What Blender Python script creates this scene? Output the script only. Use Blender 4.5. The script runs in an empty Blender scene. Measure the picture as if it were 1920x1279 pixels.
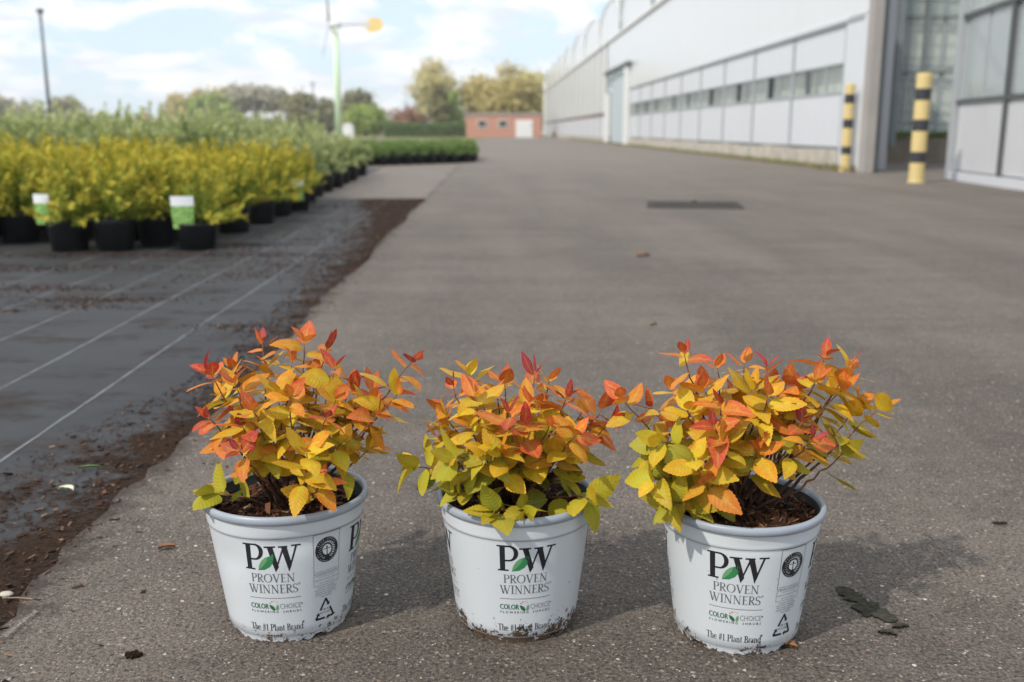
import bpy, math, random
import numpy as np
from mathutils import Vector, Matrix, Quaternion
from mathutils.geometry import tessellate_polygon
PI = math.pi
S = bpy.context.scene
C = S.collection
R = math.radians
rnd = random.Random(7)

# ------------------------------------------------------------------ camera
CAM_H = 0.59
PITCH, YAW, FPX = R(11.96), R(-1.07), 1867.0
cam_d = bpy.data.cameras.new('camera')
cam_d.sensor_width = 36.0
cam_d.lens = 35.0
cam_d.clip_start = 0.02
cam_d.clip_end = 3000
cam_d.dof.use_dof = True
cam_d.dof.focus_distance = 1.13
cam_d.dof.aperture_fstop = 4.9
cam_d.dof.aperture_blades = 7
cam = bpy.data.objects.new('camera', cam_d)
cam.location = (0, 0, CAM_H)
cam.rotation_euler = (PI / 2 - PITCH, 0, YAW)
C.objects.link(cam)
S.camera = cam
CROT = cam.rotation_euler.to_matrix()

def ray(px, py):
    return CROT @ Vector(((px - 960) / FPX, -(py - 639.5) / FPX, -1))
def ground(px, py):                      # a point on the ground
    d = ray(px, py); t = -CAM_H / d.z
    return Vector((d.x * t, d.y * t, 0))
def at(px, py, Y):                       # a point at the distance Y
    d = ray(px, py); t = Y / d.y
    return Vector((d.x * t, Y, CAM_H + d.z * t))

# ------------------------------------------------------------------ world and sun
SUN_TO = Vector((-0.766 * math.cos(R(44)), -0.643 * math.cos(R(44)), math.sin(R(44)))).normalized()
world = bpy.data.worlds.new('World')
S.world = world
world.use_nodes = True
wn, wl = world.node_tree.nodes, world.node_tree.links
bg = wn['Background']
sky = wn.new('ShaderNodeTexSky')
sky.sky_type = 'NISHITA'
sky.sun_disc = False
sky.sun_elevation = R(44)
sky.sun_rotation = math.atan2(SUN_TO.x, SUN_TO.y)
sky.altitude = 0
sky.air_density = 1.0
sky.dust_density = 0.6
sky.ozone_density = 1.2
tc = wn.new('ShaderNodeTexCoord')
mp = wn.new('ShaderNodeMapping'); mp.inputs['Scale'].default_value = (1, 1, 2.6)
mp.inputs['Location'].default_value = (0.42, 0.1, 0.27)
wl.new(tc.outputs['Generated'], mp.inputs['Vector'])
n1 = wn.new('ShaderNodeTexNoise'); n1.inputs['Scale'].default_value = 12.0
n1.inputs['Detail'].default_value = 7; n1.inputs['Roughness'].default_value = 0.56
n1.inputs['Distortion'].default_value = 0.35
wl.new(mp.outputs['Vector'], n1.inputs['Vector'])
cr = wn.new('ShaderNodeValToRGB')
cr.color_ramp.elements[0].position = 0.42; cr.color_ramp.elements[0].color = (0, 0, 0, 1)
cr.color_ramp.elements[1].position = 0.54; cr.color_ramp.elements[1].color = (1, 1, 1, 1)
wl.new(n1.outputs['Fac'], cr.inputs['Fac'])
n2 = wn.new('ShaderNodeTexNoise'); n2.inputs['Scale'].default_value = 15.0
n2.inputs['Detail'].default_value = 5
mp2 = wn.new('ShaderNodeMapping'); mp2.inputs['Scale'].default_value = (1, 1, 4.0)
mp2.inputs['Location'].default_value = (3.1, 0.7, 0.5)
wl.new(tc.outputs['Generated'], mp2.inputs['Vector']); wl.new(mp2.outputs['Vector'], n2.inputs['Vector'])
cc = wn.new('ShaderNodeValToRGB')
cc.color_ramp.elements[0].position = 0.35; cc.color_ramp.elements[0].color = (6.7, 7.15, 7.75, 1)
cc.color_ramp.elements[1].position = 0.62; cc.color_ramp.elements[1].color = (9.0, 9.0, 8.95, 1)
wl.new(n2.outputs['Fac'], cc.inputs['Fac'])
hz = wn.new('ShaderNodeMixRGB'); hz.inputs['Fac'].default_value = 0.68        # thin high veil over the blue
hz.inputs['Color2'].default_value = (6.9, 8.2, 9.5, 1)
wl.new(sky.outputs['Color'], hz.inputs['Color1'])
mx = wn.new('ShaderNodeMixRGB')
wl.new(cr.outputs['Color'], mx.inputs['Fac'])
wl.new(hz.outputs['Color'], mx.inputs['Color1']); wl.new(cc.outputs['Color'], mx.inputs['Color2'])
wl.new(mx.outputs['Color'], bg.inputs['Color'])
bg.inputs['Strength'].default_value = 0.128

sun_d = bpy.data.lights.new('sun', 'SUN')
sun_d.energy = 3.2
sun_d.angle = R(1.3)
sun_d.color = (1.0, 0.94, 0.84)
sun = bpy.data.objects.new('sun', sun_d)
sun.rotation_euler = SUN_TO.to_track_quat('Z', 'Y').to_euler()
sun.location = (-5, -5, 12)
C.objects.link(sun)

S.view_settings.view_transform = 'Standard'
S.view_settings.look = 'None'
S.view_settings.exposure = 0.06
S.view_settings.gamma = 1
S.view_settings.use_curve_mapping = False
S.render.engine = 'CYCLES'
S.cycles.use_denoising = True
S.cycles.max_bounces = 8
S.cycles.transparent_max_bounces = 8

# ------------------------------------------------------------------ materials
class NT:
    def __init__(s, name):
        s.m = bpy.data.materials.new(name); s.m.use_nodes = True
        s.n, s.l = s.m.node_tree.nodes, s.m.node_tree.links
        s.b = s.n['Principled BSDF']; s.out = s.n['Material Output']
    def add(s, t, **k):
        n = s.n.new(t)
        for a, v in k.items():
            if hasattr(n, a) and a not in ('Scale',): setattr(n, a, v)
            else: n.inputs[a].default_value = v
        return n
    def link(s, a, b): s.l.new(a, b)
    def pos(s):
        return s.add('ShaderNodeNewGeometry').outputs['Position']
    def obj(s):
        return s.add('ShaderNodeTexCoord').outputs['Object']
    def scaled(s, v, sc, loc=(0, 0, 0)):
        m = s.add('ShaderNodeMapping'); m.inputs['Scale'].default_value = sc; m.inputs['Location'].default_value = loc
        s.link(v, m.inputs['Vector']); return m.outputs['Vector']
    def noise(s, v, scale, detail=3, rough=0.5):
        n = s.add('ShaderNodeTexNoise'); n.inputs['Scale'].default_value = scale
        n.inputs['Detail'].default_value = detail; n.inputs['Roughness'].default_value = rough
        s.link(v, n.inputs['Vector']); return n.outputs['Fac']
    def ramp(s, f, stops):
        n = s.add('ShaderNodeValToRGB'); e = n.color_ramp.elements
        while len(e) < len(stops): e.new(0.5)
        for x, (p, c) in zip(e, stops):
            x.position = p; x.color = c if len(c) == 4 else (*c, 1)
        s.link(f, n.inputs['Fac']); return n.outputs['Color']
    def mix(s, f, a, b, mode='MIX'):
        n = s.add('ShaderNodeMixRGB', blend_type=mode)
        for v, i in ((f, 'Fac'), (a, 'Color1'), (b, 'Color2')):
            if hasattr(v, 'is_linked') or hasattr(v, 'links'): s.link(v, n.inputs[i])
            elif i == 'Fac': n.inputs[i].default_value = v
            else: n.inputs[i].default_value = (*v, 1) if len(v) == 3 else v
        return n.outputs['Color']
    def math(s, op, a, b=0.0, c=None):
        n = s.add('ShaderNodeMath', operation=op)
        for i, v in enumerate((a, b) if c is None else (a, b, c)):
            if hasattr(v, 'links'): s.link(v, n.inputs[i])
            else: n.inputs[i].default_value = v
        return n.outputs[0]
    def bump(s, h, strength, dist=0.01, prev=None):
        n = s.add('ShaderNodeBump'); n.inputs['Strength'].default_value = strength; n.inputs['Distance'].default_value = dist
        s.link(h, n.inputs['Height'])
        if prev is not None: s.link(prev, n.inputs['Normal'])
        return n.outputs['Normal']
    def set(s, base=None, rough=None, normal=None, spec=None, metal=None):
        for k, v in (('Base Color', base), ('Roughness', rough), ('Normal', normal), ('Specular IOR Level', spec), ('Metallic', metal)):
            if v is None: continue
            if hasattr(v, 'links'): s.link(v, s.b.inputs[k])
            else: s.b.inputs[k].default_value = (*v, 1) if isinstance(v, tuple) and len(v) == 3 else v
        return s.m

def plain(name, col, rough=0.6, spec=0.3, metal=0.0, var=0.12, scale=6.0, bump=0.0, bscale=60):
    t = NT(name); v = t.obj()
    f = t.noise(v, scale, 4)
    c = t.mix(f, tuple(x * (1 - var) for x in col), tuple(min(1, x * (1 + var)) for x in col))
    nr = t.bump(t.noise(v, bscale, 3), bump, 0.01) if bump else None
    return t.set(c, rough, nr, spec, metal)

def asphalt(name, dark, light, dirty=False):
    t = NT(name); p = t.pos()
    big = t.noise(p, 0.9, 5, 0.6)
    stk = t.noise(t.scaled(p, (0.45, 2.6, 1)), 1.6, 6, 0.66)
    mid = t.noise(p, 16, 6, 0.72)
    fine = t.noise(p, 210, 4, 0.75)
    m2 = t.noise(t.scaled(p, (1, 1.5, 1)), 48, 4, 0.7)
    f = t.math('ADD', t.math('MULTIPLY', big, 0.24), t.math('MULTIPLY', stk, 0.28))
    f = t.math('ADD', f, t.math('ADD', t.math('MULTIPLY', mid, 0.24), t.math('MULTIPLY', m2, 0.24)))
    wear = t.noise(t.scaled(p, (1.5, 0.22, 1)), 1.3, 4, 0.6)          # wheel-worn lanes along the road
    f = t.math('ADD', f, t.math('MULTIPLY', t.math('SUBTRACT', wear, 0.5), 0.42))
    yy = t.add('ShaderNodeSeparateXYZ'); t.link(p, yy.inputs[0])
    far_pale = t.add('ShaderNodeMapRange'); t.link(t.math('ADD', yy.outputs[1], t.math('MULTIPLY', big, 5.0)), far_pale.inputs[0])  # base colour turns paler with distance along the road
    far_pale.inputs[1].default_value = 4.0; far_pale.inputs[2].default_value = 24.0; far_pale.inputs[3].default_value = 0.0; far_pale.inputs[4].default_value = 0.72
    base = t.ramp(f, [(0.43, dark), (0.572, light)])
    base = t.mix(far_pale.outputs[0], base, t.mix(stk, (0.24, 0.203, 0.178), (0.375, 0.33, 0.295)))
    base = t.mix(t.ramp(fine, [(0.36, (0, 0, 0)), (0.64, (1, 1, 1))]), t.mix(0.66, base, (0.014, 0.011, 0.009)), t.mix(0.34, base, (0.37, 0.315, 0.265)))
    nb = t.bump(fine, 0.6, 0.003)
    for sc, lo, hi, am in ((150, 0.16, 0.40, 0.85), (330, 0.2, 0.46, 0.7)):      # aggregate of two sizes
        vo = t.add('ShaderNodeTexVoronoi'); vo.inputs['Scale'].default_value = sc; t.link(p, vo.inputs['Vector'])
        sep = t.add('ShaderNodeSeparateColor'); t.link(vo.outputs['Color'], sep.inputs[0])
        lim = t.math('ADD', t.math('MULTIPLY', sep.outputs[2], hi - lo), lo)
        lim = t.math('ADD', lim, t.math('MULTIPLY', t.math('SUBTRACT', fine, 0.5), 0.5))
        inside = t.math('LESS_THAN', vo.outputs['Distance'], lim)
        pick = t.math('MULTIPLY', t.math('GREATER_THAN', sep.outputs[0], 0.83), inside)
        stone = t.ramp(sep.outputs[1], [(0.0, (0.24, 0.20, 0.15)), (0.45, (0.32, 0.30, 0.27)), (0.72, (0.22, 0.135, 0.08)), (0.88, (0.44, 0.40, 0.33)), (1.0, (0.66, 0.61, 0.52))])
        base = t.mix(t.math('MULTIPLY', pick, am), base, stone)
        pick2 = t.math('MULTIPLY', t.math('LESS_THAN', sep.outputs[0], 0.2), inside)
        base = t.mix(t.math('MULTIPLY', pick2, 0.7), base, (0.02, 0.016, 0.014))
        nb = t.bump(vo.outputs['Distance'], 0.5, 0.002, nb)
    nb = t.bump(mid, 0.4, 0.012, nb)
    if dirty:                             # trodden soil along the edge of the road
        sx = t.add('ShaderNodeSeparateXYZ'); t.link(p, sx.inputs[0])
        d = t.math('ADD', t.math('ADD', sx.outputs[0], 0.60), t.math('MULTIPLY', t.math('SUBTRACT', t.noise(p, 14, 9, .78), 0.56), -0.46))
        k = t.ramp(d, [(0.0, (1, 1, 1)), (0.07, (0, 0, 0))])
        base = t.mix(t.math('MULTIPLY', k, 0.85), base, t.mix(fine, (0.012, 0.008, 0.006), (0.062, 0.036, 0.024)))
    return t.set(base, 0.80, nb, 0.42)

M = {}
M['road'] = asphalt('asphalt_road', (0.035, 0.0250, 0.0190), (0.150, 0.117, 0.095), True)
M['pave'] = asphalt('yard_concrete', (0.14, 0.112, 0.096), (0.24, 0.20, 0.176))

def m_terrain():
    t = NT('rough_grass_ground'); p = t.pos()
    f = t.noise(p, 0.12, 5, 0.6); g = t.noise(p, 3.0, 4)
    c = t.ramp(f, [(0.35, (0.15, 0.15, 0.055)), (0.5, (0.27, 0.24, 0.13)), (0.62, (0.19, 0.15, 0.10))])
    c = t.mix(t.math('MULTIPLY', g, 0.6), c, (0.10, 0.12, 0.035))
    return t.set(c, 0.9, t.bump(g, 0.6, 0.05), 0.1)
M['terrain'] = m_terrain()

def m_cloth():
    t = NT('woven_ground_cloth'); p = t.pos()
    f = t.noise(p, 2.2, 5, 0.6)
    c = t.ramp(f, [(0.3, (0.021, 0.021, 0.024)), (0.7, (0.041, 0.041, 0.045))])
    dirt = t.ramp(t.noise(t.scaled(p, (1.1, 2.0, 1)), 3.1, 6, 0.68), [(0.52, (0, 0, 0)), (0.72, (1, 1, 1))])
    c = t.mix(t.math('MULTIPLY', dirt, 0.55), c, (0.062, 0.042, 0.030))
    sx = t.add('ShaderNodeSeparateXYZ'); t.link(p, sx.inputs[0])
    wd = t.ramp(t.math('DIVIDE', sx.outputs[1], 10.0), [(0.0, (.30,) * 3), (.12, (.28,) * 3), (.19, (.25,) * 3), (.235, (.13,) * 3), (.30, (.13,) * 3), (.45, (.20,) * 3), (.62, (.34,) * 3), (.80, (.62,) * 3), (.89, (.85,) * 3)])
    dn = t.math('MULTIPLY', t.math('SUBTRACT', t.noise(p, 6.5, 9, .78), .53), 0.95)
    k = t.math('ADD', t.math('ADD', sx.outputs[0], 0.60), t.math('ADD', t.math('MULTIPLY', wd, 0.82), dn))
    dk = t.ramp(k, [(0.0, (0, 0, 0)), (0.10, (.94, .94, .94))]); dk2 = t.math('MAXIMUM', dk, dirt)
    c = t.mix(dk, c, t.ramp(t.noise(p, 110, 6, .75), [(0.3, (0.010, 0.0065, 0.0045)), (0.55, (0.036, 0.021, 0.0135)), (0.75, (0.085, 0.047, 0.029))]))
    w = t.add('ShaderNodeTexBrick'); w.inputs['Scale'].default_value = 260; t.link(p, w.inputs['Vector'])
    sp = t.noise(p, 420, 2)
    c = t.mix(t.ramp(sp, [(0.62, (0, 0, 0)), (0.8, (1, 1, 1))]), c, (0.10, 0.095, 0.09))
    nb = t.bump(w.outputs['Fac'], 0.15, 0.001)
    nb = t.bump(t.noise(p, 9, 4), 0.4, 0.01, nb)
    return t.set(c, t.mix(dk2, (.62,) * 3, (.97,) * 3), nb, t.mix(dk2, (.35,) * 3, (.03,) * 3))
M['cloth'] = m_cloth()

def m_soil(name, a, b, c3, scale=90):
    t = NT(name); p = t.pos()
    f = t.noise(p, scale, 6, 0.7); g = t.noise(p, scale * 0.12, 4)
    c = t.ramp(f, [(0.3, a), (0.55, b), (0.75, c3)])
    c = t.mix(t.math('MULTIPLY', g, 0.5), c, a)
    return t.set(c, 0.95, t.bump(f, 0.9, 0.008), 0.1)
M['soil'] = m_soil('dark_potting_soil', (0.012, 0.007, 0.005), (0.045, 0.024, 0.014), (0.11, 0.05, 0.025), 140)
M['dirt'] = m_soil('mulch_dirt', (0.018, 0.013, 0.010), (0.050, 0.034, 0.025), (0.085, 0.058, 0.042), 60)

def m_chip():
    t = NT('bark_chip'); a = t.add('ShaderNodeAttribute', attribute_name='Col')
    f = t.noise(t.obj(), 300, 3)
    c = t.mix(t.math('MULTIPLY', f, 0.5), a.outputs['Color'], (0.02, 0.012, 0.008))
    return t.set(c, 0.85, t.bump(f, 0.4, 0.002), 0.15)
M['chip'] = m_chip()
M['stone'] = M['chip']

def m_leaf(joined=False):
    t = NT('spirea_leaf')
    oi = t.add('ShaderNodeObjectInfo')
    if joined: oc = t.add('ShaderNodeAttribute', attribute_name='Col').outputs['Color']
    else: oc = oi.outputs['Color']
    uv = t.add('ShaderNodeUVMap').outputs['UV']
    sep = t.add('ShaderNodeSeparateXYZ'); t.link(uv, sep.inputs[0])
    u, v = sep.outputs[0], sep.outputs[1]          # u: -1..1 across (stored 0..1), v: 0..1 along
    au = t.math('ABSOLUTE', t.math('SUBTRACT', t.math('MULTIPLY', u, 2.0), 1.0))
    # side veins run obliquely out from the midrib
    ph = t.math('MULTIPLY', t.math('SUBTRACT', v, t.math('MULTIPLY', au, 0.16)), 56.0)
    vein = t.math('POWER', t.math('ADD', t.math('MULTIPLY', t.math('COSINE', ph), 0.5), 0.5), 6.0)
    mid = t.math('LESS_THAN', au, 0.055)
    blot = t.noise(t.scaled(uv, (2.0, 2.4, 1)), 2.0, 3, 0.6)
    loc = t.add('ShaderNodeVectorMath', operation='ADD'); t.link(t.scaled(uv, (1.6, 2.0, 1)), loc.inputs[0]); t.link(oi.outputs['Location'], loc.inputs[1])
    blot = t.noise(loc.outputs[0], 2.3, 3, 0.6)
    hsv = t.add('ShaderNodeHueSaturation'); hsv.inputs['Hue'].default_value = 0.55; hsv.inputs['Saturation'].default_value = 1.0; hsv.inputs['Value'].default_value = 1.02
    t.link(oc, hsv.inputs['Color'])
    core = t.math('MULTIPLY', t.math('SUBTRACT', 1.0, au), t.math('SUBTRACT', 1.15, v))
    cfac = t.math('MULTIPLY', t.math('ADD', t.math('MULTIPLY', core, 0.7), t.math('MULTIPLY', t.math('SUBTRACT', blot, 0.5), 1.9)), 1.15)
    cl = t.add('ShaderNodeClamp'); t.link(cfac, cl.inputs[0])
    c = t.mix(cl.outputs[0], oc, hsv.outputs['Color'])
    spot = t.ramp(t.noise(loc.outputs[0], 17, 2, .6), [(.66, (0, 0, 0)), (.74, (1, 1, 1))])
    c = t.mix(t.math('MULTIPLY', spot, 0.35), c, (0.30, 0.10, 0.02))
    c = t.mix(t.math('MULTIPLY', vein, 0.13), c, (0.62, 0.42, 0.14))
    c = t.mix(t.math('MULTIPLY', mid, 0.5), c, (0.60, 0.34, 0.16))
    nb = t.bump(vein, 0.34, 0.0010)
    nb = t.bump(t.noise(uv, 40, 2), 0.12, 0.0006, nb)
    t.set(c, 0.5, nb, 0.28)
    tr = t.add('ShaderNodeBsdfTranslucent'); t.link(c, tr.inputs['Color']); t.link(nb, tr.inputs['Normal'])
    ms = t.add('ShaderNodeMixShader'); ms.inputs[0].default_value = 0.30
    t.link(t.b.outputs[0], ms.inputs[1]); t.link(tr.outputs[0], ms.inputs[2]); t.link(ms.outputs[0], t.out.inputs['Surface'])
    return t.m
M['leaf'] = m_leaf()
M['leafjoined'] = m_leaf(True)

def m_foliage(name, trans=0.3):
    t = NT(name); a = t.add('ShaderNodeAttribute', attribute_name='Col')
    t.set(a.outputs['Color'], 0.6, None, 0.2)
    tr = t.add('ShaderNodeBsdfTranslucent'); t.link(a.outputs['Color'], tr.inputs['Color'])
    ms = t.add('ShaderNodeMixShader'); ms.inputs[0].default_value = trans
    t.link(t.b.outputs[0], ms.inputs[1]); t.link(tr.outputs[0], ms.inputs[2]); t.link(ms.outputs[0], t.out.inputs['Surface'])
    return t.m
M['foliage'] = m_foliage('foliage')
M['stem'] = plain('red_brown_stem', (0.20, 0.085, 0.045), 0.6, 0.25, var=0.3, scale=60)
M['oldstem'] = plain('brown_woody_stem', (0.075, 0.038, 0.025), 0.7, 0.2, var=0.3, scale=80, bump=0.4, bscale=200)
M['bark'] = plain('tree_bark', (0.12, 0.10, 0.075), 0.9, 0.1, var=0.3, scale=3)

def m_pot(i, amount, seed):
    t = NT('white_printed_pot_plastic'); o = t.obj()
    sep = t.add('ShaderNodeSeparateXYZ'); t.link(o, sep.inputs[0]); z = sep.outputs[2]
    c = t.mix(t.noise(o, 14, 4), (0.545, 0.58, 0.615), (0.60, 0.63, 0.66))
    off = t.scaled(o, (1, 1, 1), (seed, seed * 0.3, 0))
    d1 = t.noise(off, 170, 6, 0.75); d2 = t.noise(off, 30, 4, 0.6)
    # dried soil splashes: thick on the foot, thinning out upwards
    hgt = t.add('ShaderNodeMapRange'); t.link(z, hgt.inputs[0])
    hgt.inputs[1].default_value = 0.0; hgt.inputs[2].default_value = 0.030 if amount < 1 else 0.044
    hgt.inputs[3].default_value = 0.165 * amount; hgt.inputs[4].default_value = 0.0
    k = t.math('ADD', t.math('ADD', t.math('MULTIPLY', d1, 0.6), t.math('MULTIPLY', d2, 0.4)), hgt.outputs[0])
    mask = t.ramp(k, [(0.64, (0, 0, 0)), (0.66, (1, 1, 1))])
    c = t.mix(mask, c, t.mix(d1, (0.035, 0.02, 0.012), (0.14, 0.085, 0.05)))
    sp = t.noise(off, 330, 2, 0.6)
    c = t.mix(t.math('MULTIPLY', t.ramp(sp, [(0.735, (0, 0, 0)), (0.76, (1, 1, 1))]), 0.7), c, (0.09, 0.07, 0.05))
    nb = t.bump(mask, 0.3, 0.001)
    nb = t.bump(t.noise(off, 20, 2), 0.10, 0.004, nb)
    return t.set(c, t.mix(mask, (0.34,) * 3, (0.9,) * 3), nb, 0.42)
M['rim'] = plain('grey_rim_plastic', (0.30, 0.335, 0.385), 0.38, 0.45, var=0.08, scale=40)
M['potin'] = plain('dark_pot_inside', (0.035, 0.038, 0.042), 0.6, 0.3)
M['ink'] = plain('black_print', (0.018, 0.018, 0.022), 0.45, 0.35, var=0.05)
M['greyink'] = plain('grey_print', (0.12, 0.125, 0.135), 0.5, 0.3, var=0.05)
M['lightink'] = plain('light_grey_print', (0.26, 0.27, 0.28), 0.5, 0.3, var=0.05)
M['crease'] = plain('moulded_line', (0.30, 0.31, 0.33), 0.5, 0.3, var=0.05)
M['green'] = plain('leaf_green_print', (0.035, 0.20, 0.075), 0.45, 0.35, var=0.1, scale=90)
M['lgreen'] = plain('pale_green_print', (0.13, 0.30, 0.15), 0.45, 0.35, var=0.1, scale=90)
M['dgreen'] = plain('dark_green_print', (0.02, 0.13, 0.05), 0.45, 0.35, var=0.1, scale=90)
M['ired'] = plain('red_print', (0.50, 0.05, 0.06), 0.5, 0.3)
M['iorange'] = plain('orange_print', (0.75, 0.32, 0.06), 0.5, 0.3)
M['ipurple'] = plain('purple_print', (0.22, 0.05, 0.13), 0.5, 0.3)
M['white'] = plain('white_print', (0.63, 0.66, 0.68), 0.45, 0.35, var=0.03)
M['blackpot'] = plain('black_pot_plastic', (0.016, 0.017, 0.019), 0.42, 0.4, var=0.25, scale=12)
M['tagwhite'] = plain('white_plant_tag', (0.78, 0.80, 0.82), 0.5, 0.35, var=0.03)
def m_tagpic():
    t = NT('tag_picture_print'); o = t.obj()
    c = t.ramp(t.noise(o, 60, 4, 0.7), [(0.35, (0.05, 0.17, 0.03)), (0.5, (0.22, 0.42, 0.10)), (0.68, (0.50, 0.62, 0.28))])
    return t.set(c, 0.45, None, 0.35)
M['tagpic'] = m_tagpic()

def m_panel(name, col, rough=0.35, dirt=0.25, spec=0.4):
    t = NT(name); p = t.pos()
    f = t.noise(t.scaled(p, (1, 1.2, 0.25)), 1.3, 5, 0.6)
    c = t.mix(f, tuple(x * 0.93 for x in col), col)
    low = t.noise(t.scaled(p, (1, 2, 0.5)), 3.0, 6, 0.7)
    c = t.mix(t.math('MULTIPLY', t.ramp(low, [(0.5, (0, 0, 0)), (0.8, (1, 1, 1))]), dirt), c, tuple(x * 0.6 for x in col))
    return t.set(c, rough, t.bump(f, 0.15, 0.02), spec)
M['panel'] = m_panel('white_wall_sheet', (0.66, 0.675, 0.715), .35, .2)
M['film'] = m_panel('white_greenhouse_film', (0.70, 0.71, 0.725), 0.2, 0.10, 0.6)
M['farpanel'] = m_panel('far_white_sheet', (0.66, 0.66, 0.64), 0.4, 0.2)
M['alu'] = plain('aluminium_bar', (0.42, 0.44, 0.46), 0.45, 0.5, 0.2, var=0.15)
M['darkbar'] = plain('dark_grey_bar', (0.10, 0.105, 0.11), 0.5, 0.4, 0.2, var=0.15)
M['greenbar'] = plain('galvanised_post', (0.21, 0.235, 0.24), 0.5, 0.4, 0.4, var=0.2)
M['concrete'] = plain('weathered_concrete', (0.46, 0.42, 0.36), 0.9, 0.15, var=0.5, scale=3.5, bump=0.3, bscale=30)
M['brownconc'] = plain('brown_stained_concrete', (0.22, 0.185, 0.145), 0.9, 0.15, var=0.5, scale=4, bump=0.4, bscale=30)
M['beige'] = plain('beige_weathered_steel', (0.36, 0.335, 0.32), 0.7, 0.25, var=0.2, scale=2)
M['whitepaint'] = plain('white_paint', (0.76, 0.76, 0.75), 0.45, 0.35, var=0.05)
M['paledoor'] = plain('pale_blue_door_sheet', (0.48, 0.55, 0.58), 0.4, 0.4, var=0.06)
def m_blind():
    t = NT('cream_blind'); p = t.pos()
    f = t.noise(t.scaled(p, (0.4, 0.4, 6)), 1.0, 4, 0.7)
    c = t.ramp(f, [(0.3, (0.70, 0.67, 0.58)), (0.52, (0.84, 0.81, 0.74)), (0.7, (0.90, 0.89, 0.86))])
    return t.set(c, 0.8, None, 0.2)
M['blind'] = m_blind()
def m_glass(name, col, tr=0.55):
    t = NT(name)
    t.set(col, 0.05, None, 0.5)
    tb = t.add('ShaderNodeBsdfTransparent'); tb.inputs['Color'].default_value = (0.9, 0.93, 0.93, 1)
    ms = t.add('ShaderNodeMixShader'); ms.inputs[0].default_value = tr
    t.link(t.b.outputs[0], ms.inputs[1]); t.link(tb.outputs[0], ms.inputs[2]); t.link(ms.outputs[0], t.out.inputs['Surface'])
    return t.m
M['glass'] = m_glass('greenhouse_glass', (0.70, 0.72, 0.71), 0.86)
M['window'] = plain('dark_window_glass', (0.03, 0.035, 0.04), 0.08, 0.5, var=0.1)
M['roofglass'] = m_glass('glass_roof', (0.66, 0.68, 0.70), 0.75)
M['hazyglass'] = m_glass('hazy_glass', (0.66, 0.69, 0.70), 0.66)
M['vent'] = plain('dark_vent_opening', (0.035, 0.038, 0.042), 0.8, 0.1)
M['curtain'] = m_panel('grey_white_curtain', (0.74, 0.76, 0.76), 0.7, 0.4, 0.2)
M['sheet'] = m_panel('grey_metal_sheet', (0.60, 0.605, 0.63), 0.35, 0.35, 0.5)
def m_worn(name, col, under):
    t = NT(name); o = t.obj()
    c = t.mix(t.noise(o, 7, 4), tuple(x * .82 for x in col), col)
    ch = t.ramp(t.noise(t.scaled(o, (1, 1, .6)), 38, 5, .7), [(.64, (0, 0, 0)), (.68, (1, 1, 1))])
    c = t.mix(t.math('MULTIPLY', ch, .7), c, under)
    return t.set(c, .55, None, .3)
M['yellow'] = m_worn('yellow_bollard_paint', (0.64, 0.50, 0.22), (0.36, 0.30, 0.2))
M['bandblack'] = m_worn('black_bollard_paint', (0.045, 0.046, 0.055), (0.30, 0.24, 0.12))
M['castiron'] = plain('cast_iron', (0.055, 0.050, 0.045), 0.85, 0.15, 0.0, var=0.3, scale=20)
def m_brick():
    t = NT('red_brick'); o = t.obj()
    b = t.add('ShaderNodeTexBrick'); t.link(t.scaled(o, (1, 1, 1)), b.inputs['Vector'])
    b.inputs['Scale'].default_value = 4.6; b.inputs['Mortar Size'].default_value = 0.012
    b.inputs['Color1'].default_value = (0.52, 0.13, 0.075, 1); b.inputs['Color2'].default_value = (0.62, 0.18, 0.105, 1); b.inputs['Mortar'].default_value = (0.50, 0.30, 0.23, 1)
    c = t.mix(t.math('MULTIPLY', t.noise(o, 2, 4), 0.4), b.outputs['Color'], (0.60, 0.19, 0.12))
    return t.set(c, 0.85, None, 0.15)
M['brick'] = m_brick()
M['rooftile'] = plain('red_roof_tile', (0.50, 0.30, 0.26), 0.8, 0.2, var=0.2)
M['cream'] = plain('cream_render', (0.55, 0.50, 0.45), 0.8, 0.2)
M['towergreen'] = plain('pale_green_tower_paint', (0.64, 0.80, 0.55), 0.4, 0.35, var=0.06)
M['vane'] = plain('yellow_vane_paint', (0.88, 0.64, 0.25), 0.4, 0.35, var=0.05)
M['blade'] = plain('grey_blade', (0.24, 0.22, 0.22), 0.4, 0.4)
M['lampgrey'] = plain('grey_lamp_post', (0.13, 0.15, 0.17), 0.5, 0.4, 0.3)
M['stripe'] = plain('pale_woven_line', (0.18, 0.182, 0.188), 0.7, 0.2, var=0.35, scale=30)
M['chalk'] = plain('chalky_scrape', (0.24, 0.225, 0.205), 0.9, 0.1, var=0.4, scale=60)
M['dryleaf'] = plain('dry_brown_leaf', (0.26, 0.12, 0.05), 0.7, 0.2, var=0.3, scale=60)
M['paleleaf'] = plain('pale_cream_leaf', (0.62, 0.60, 0.42), 0.6, 0.25, var=0.1, scale=60)
M['greenleaf'] = plain('green_fallen_leaf', (0.14, 0.22, 0.08), 0.6, 0.25, var=0.25, scale=60)
M['wetleaf'] = plain('dark_crushed_leaf', (0.052, 0.049, 0.037), 0.95, 0.04, var=0.9, scale=130, bump=0.5, bscale=150)
M['twig'] = plain('dry_twig', (0.28, 0.20, 0.13), 0.8, 0.15, var=0.3, scale=60)

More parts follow.
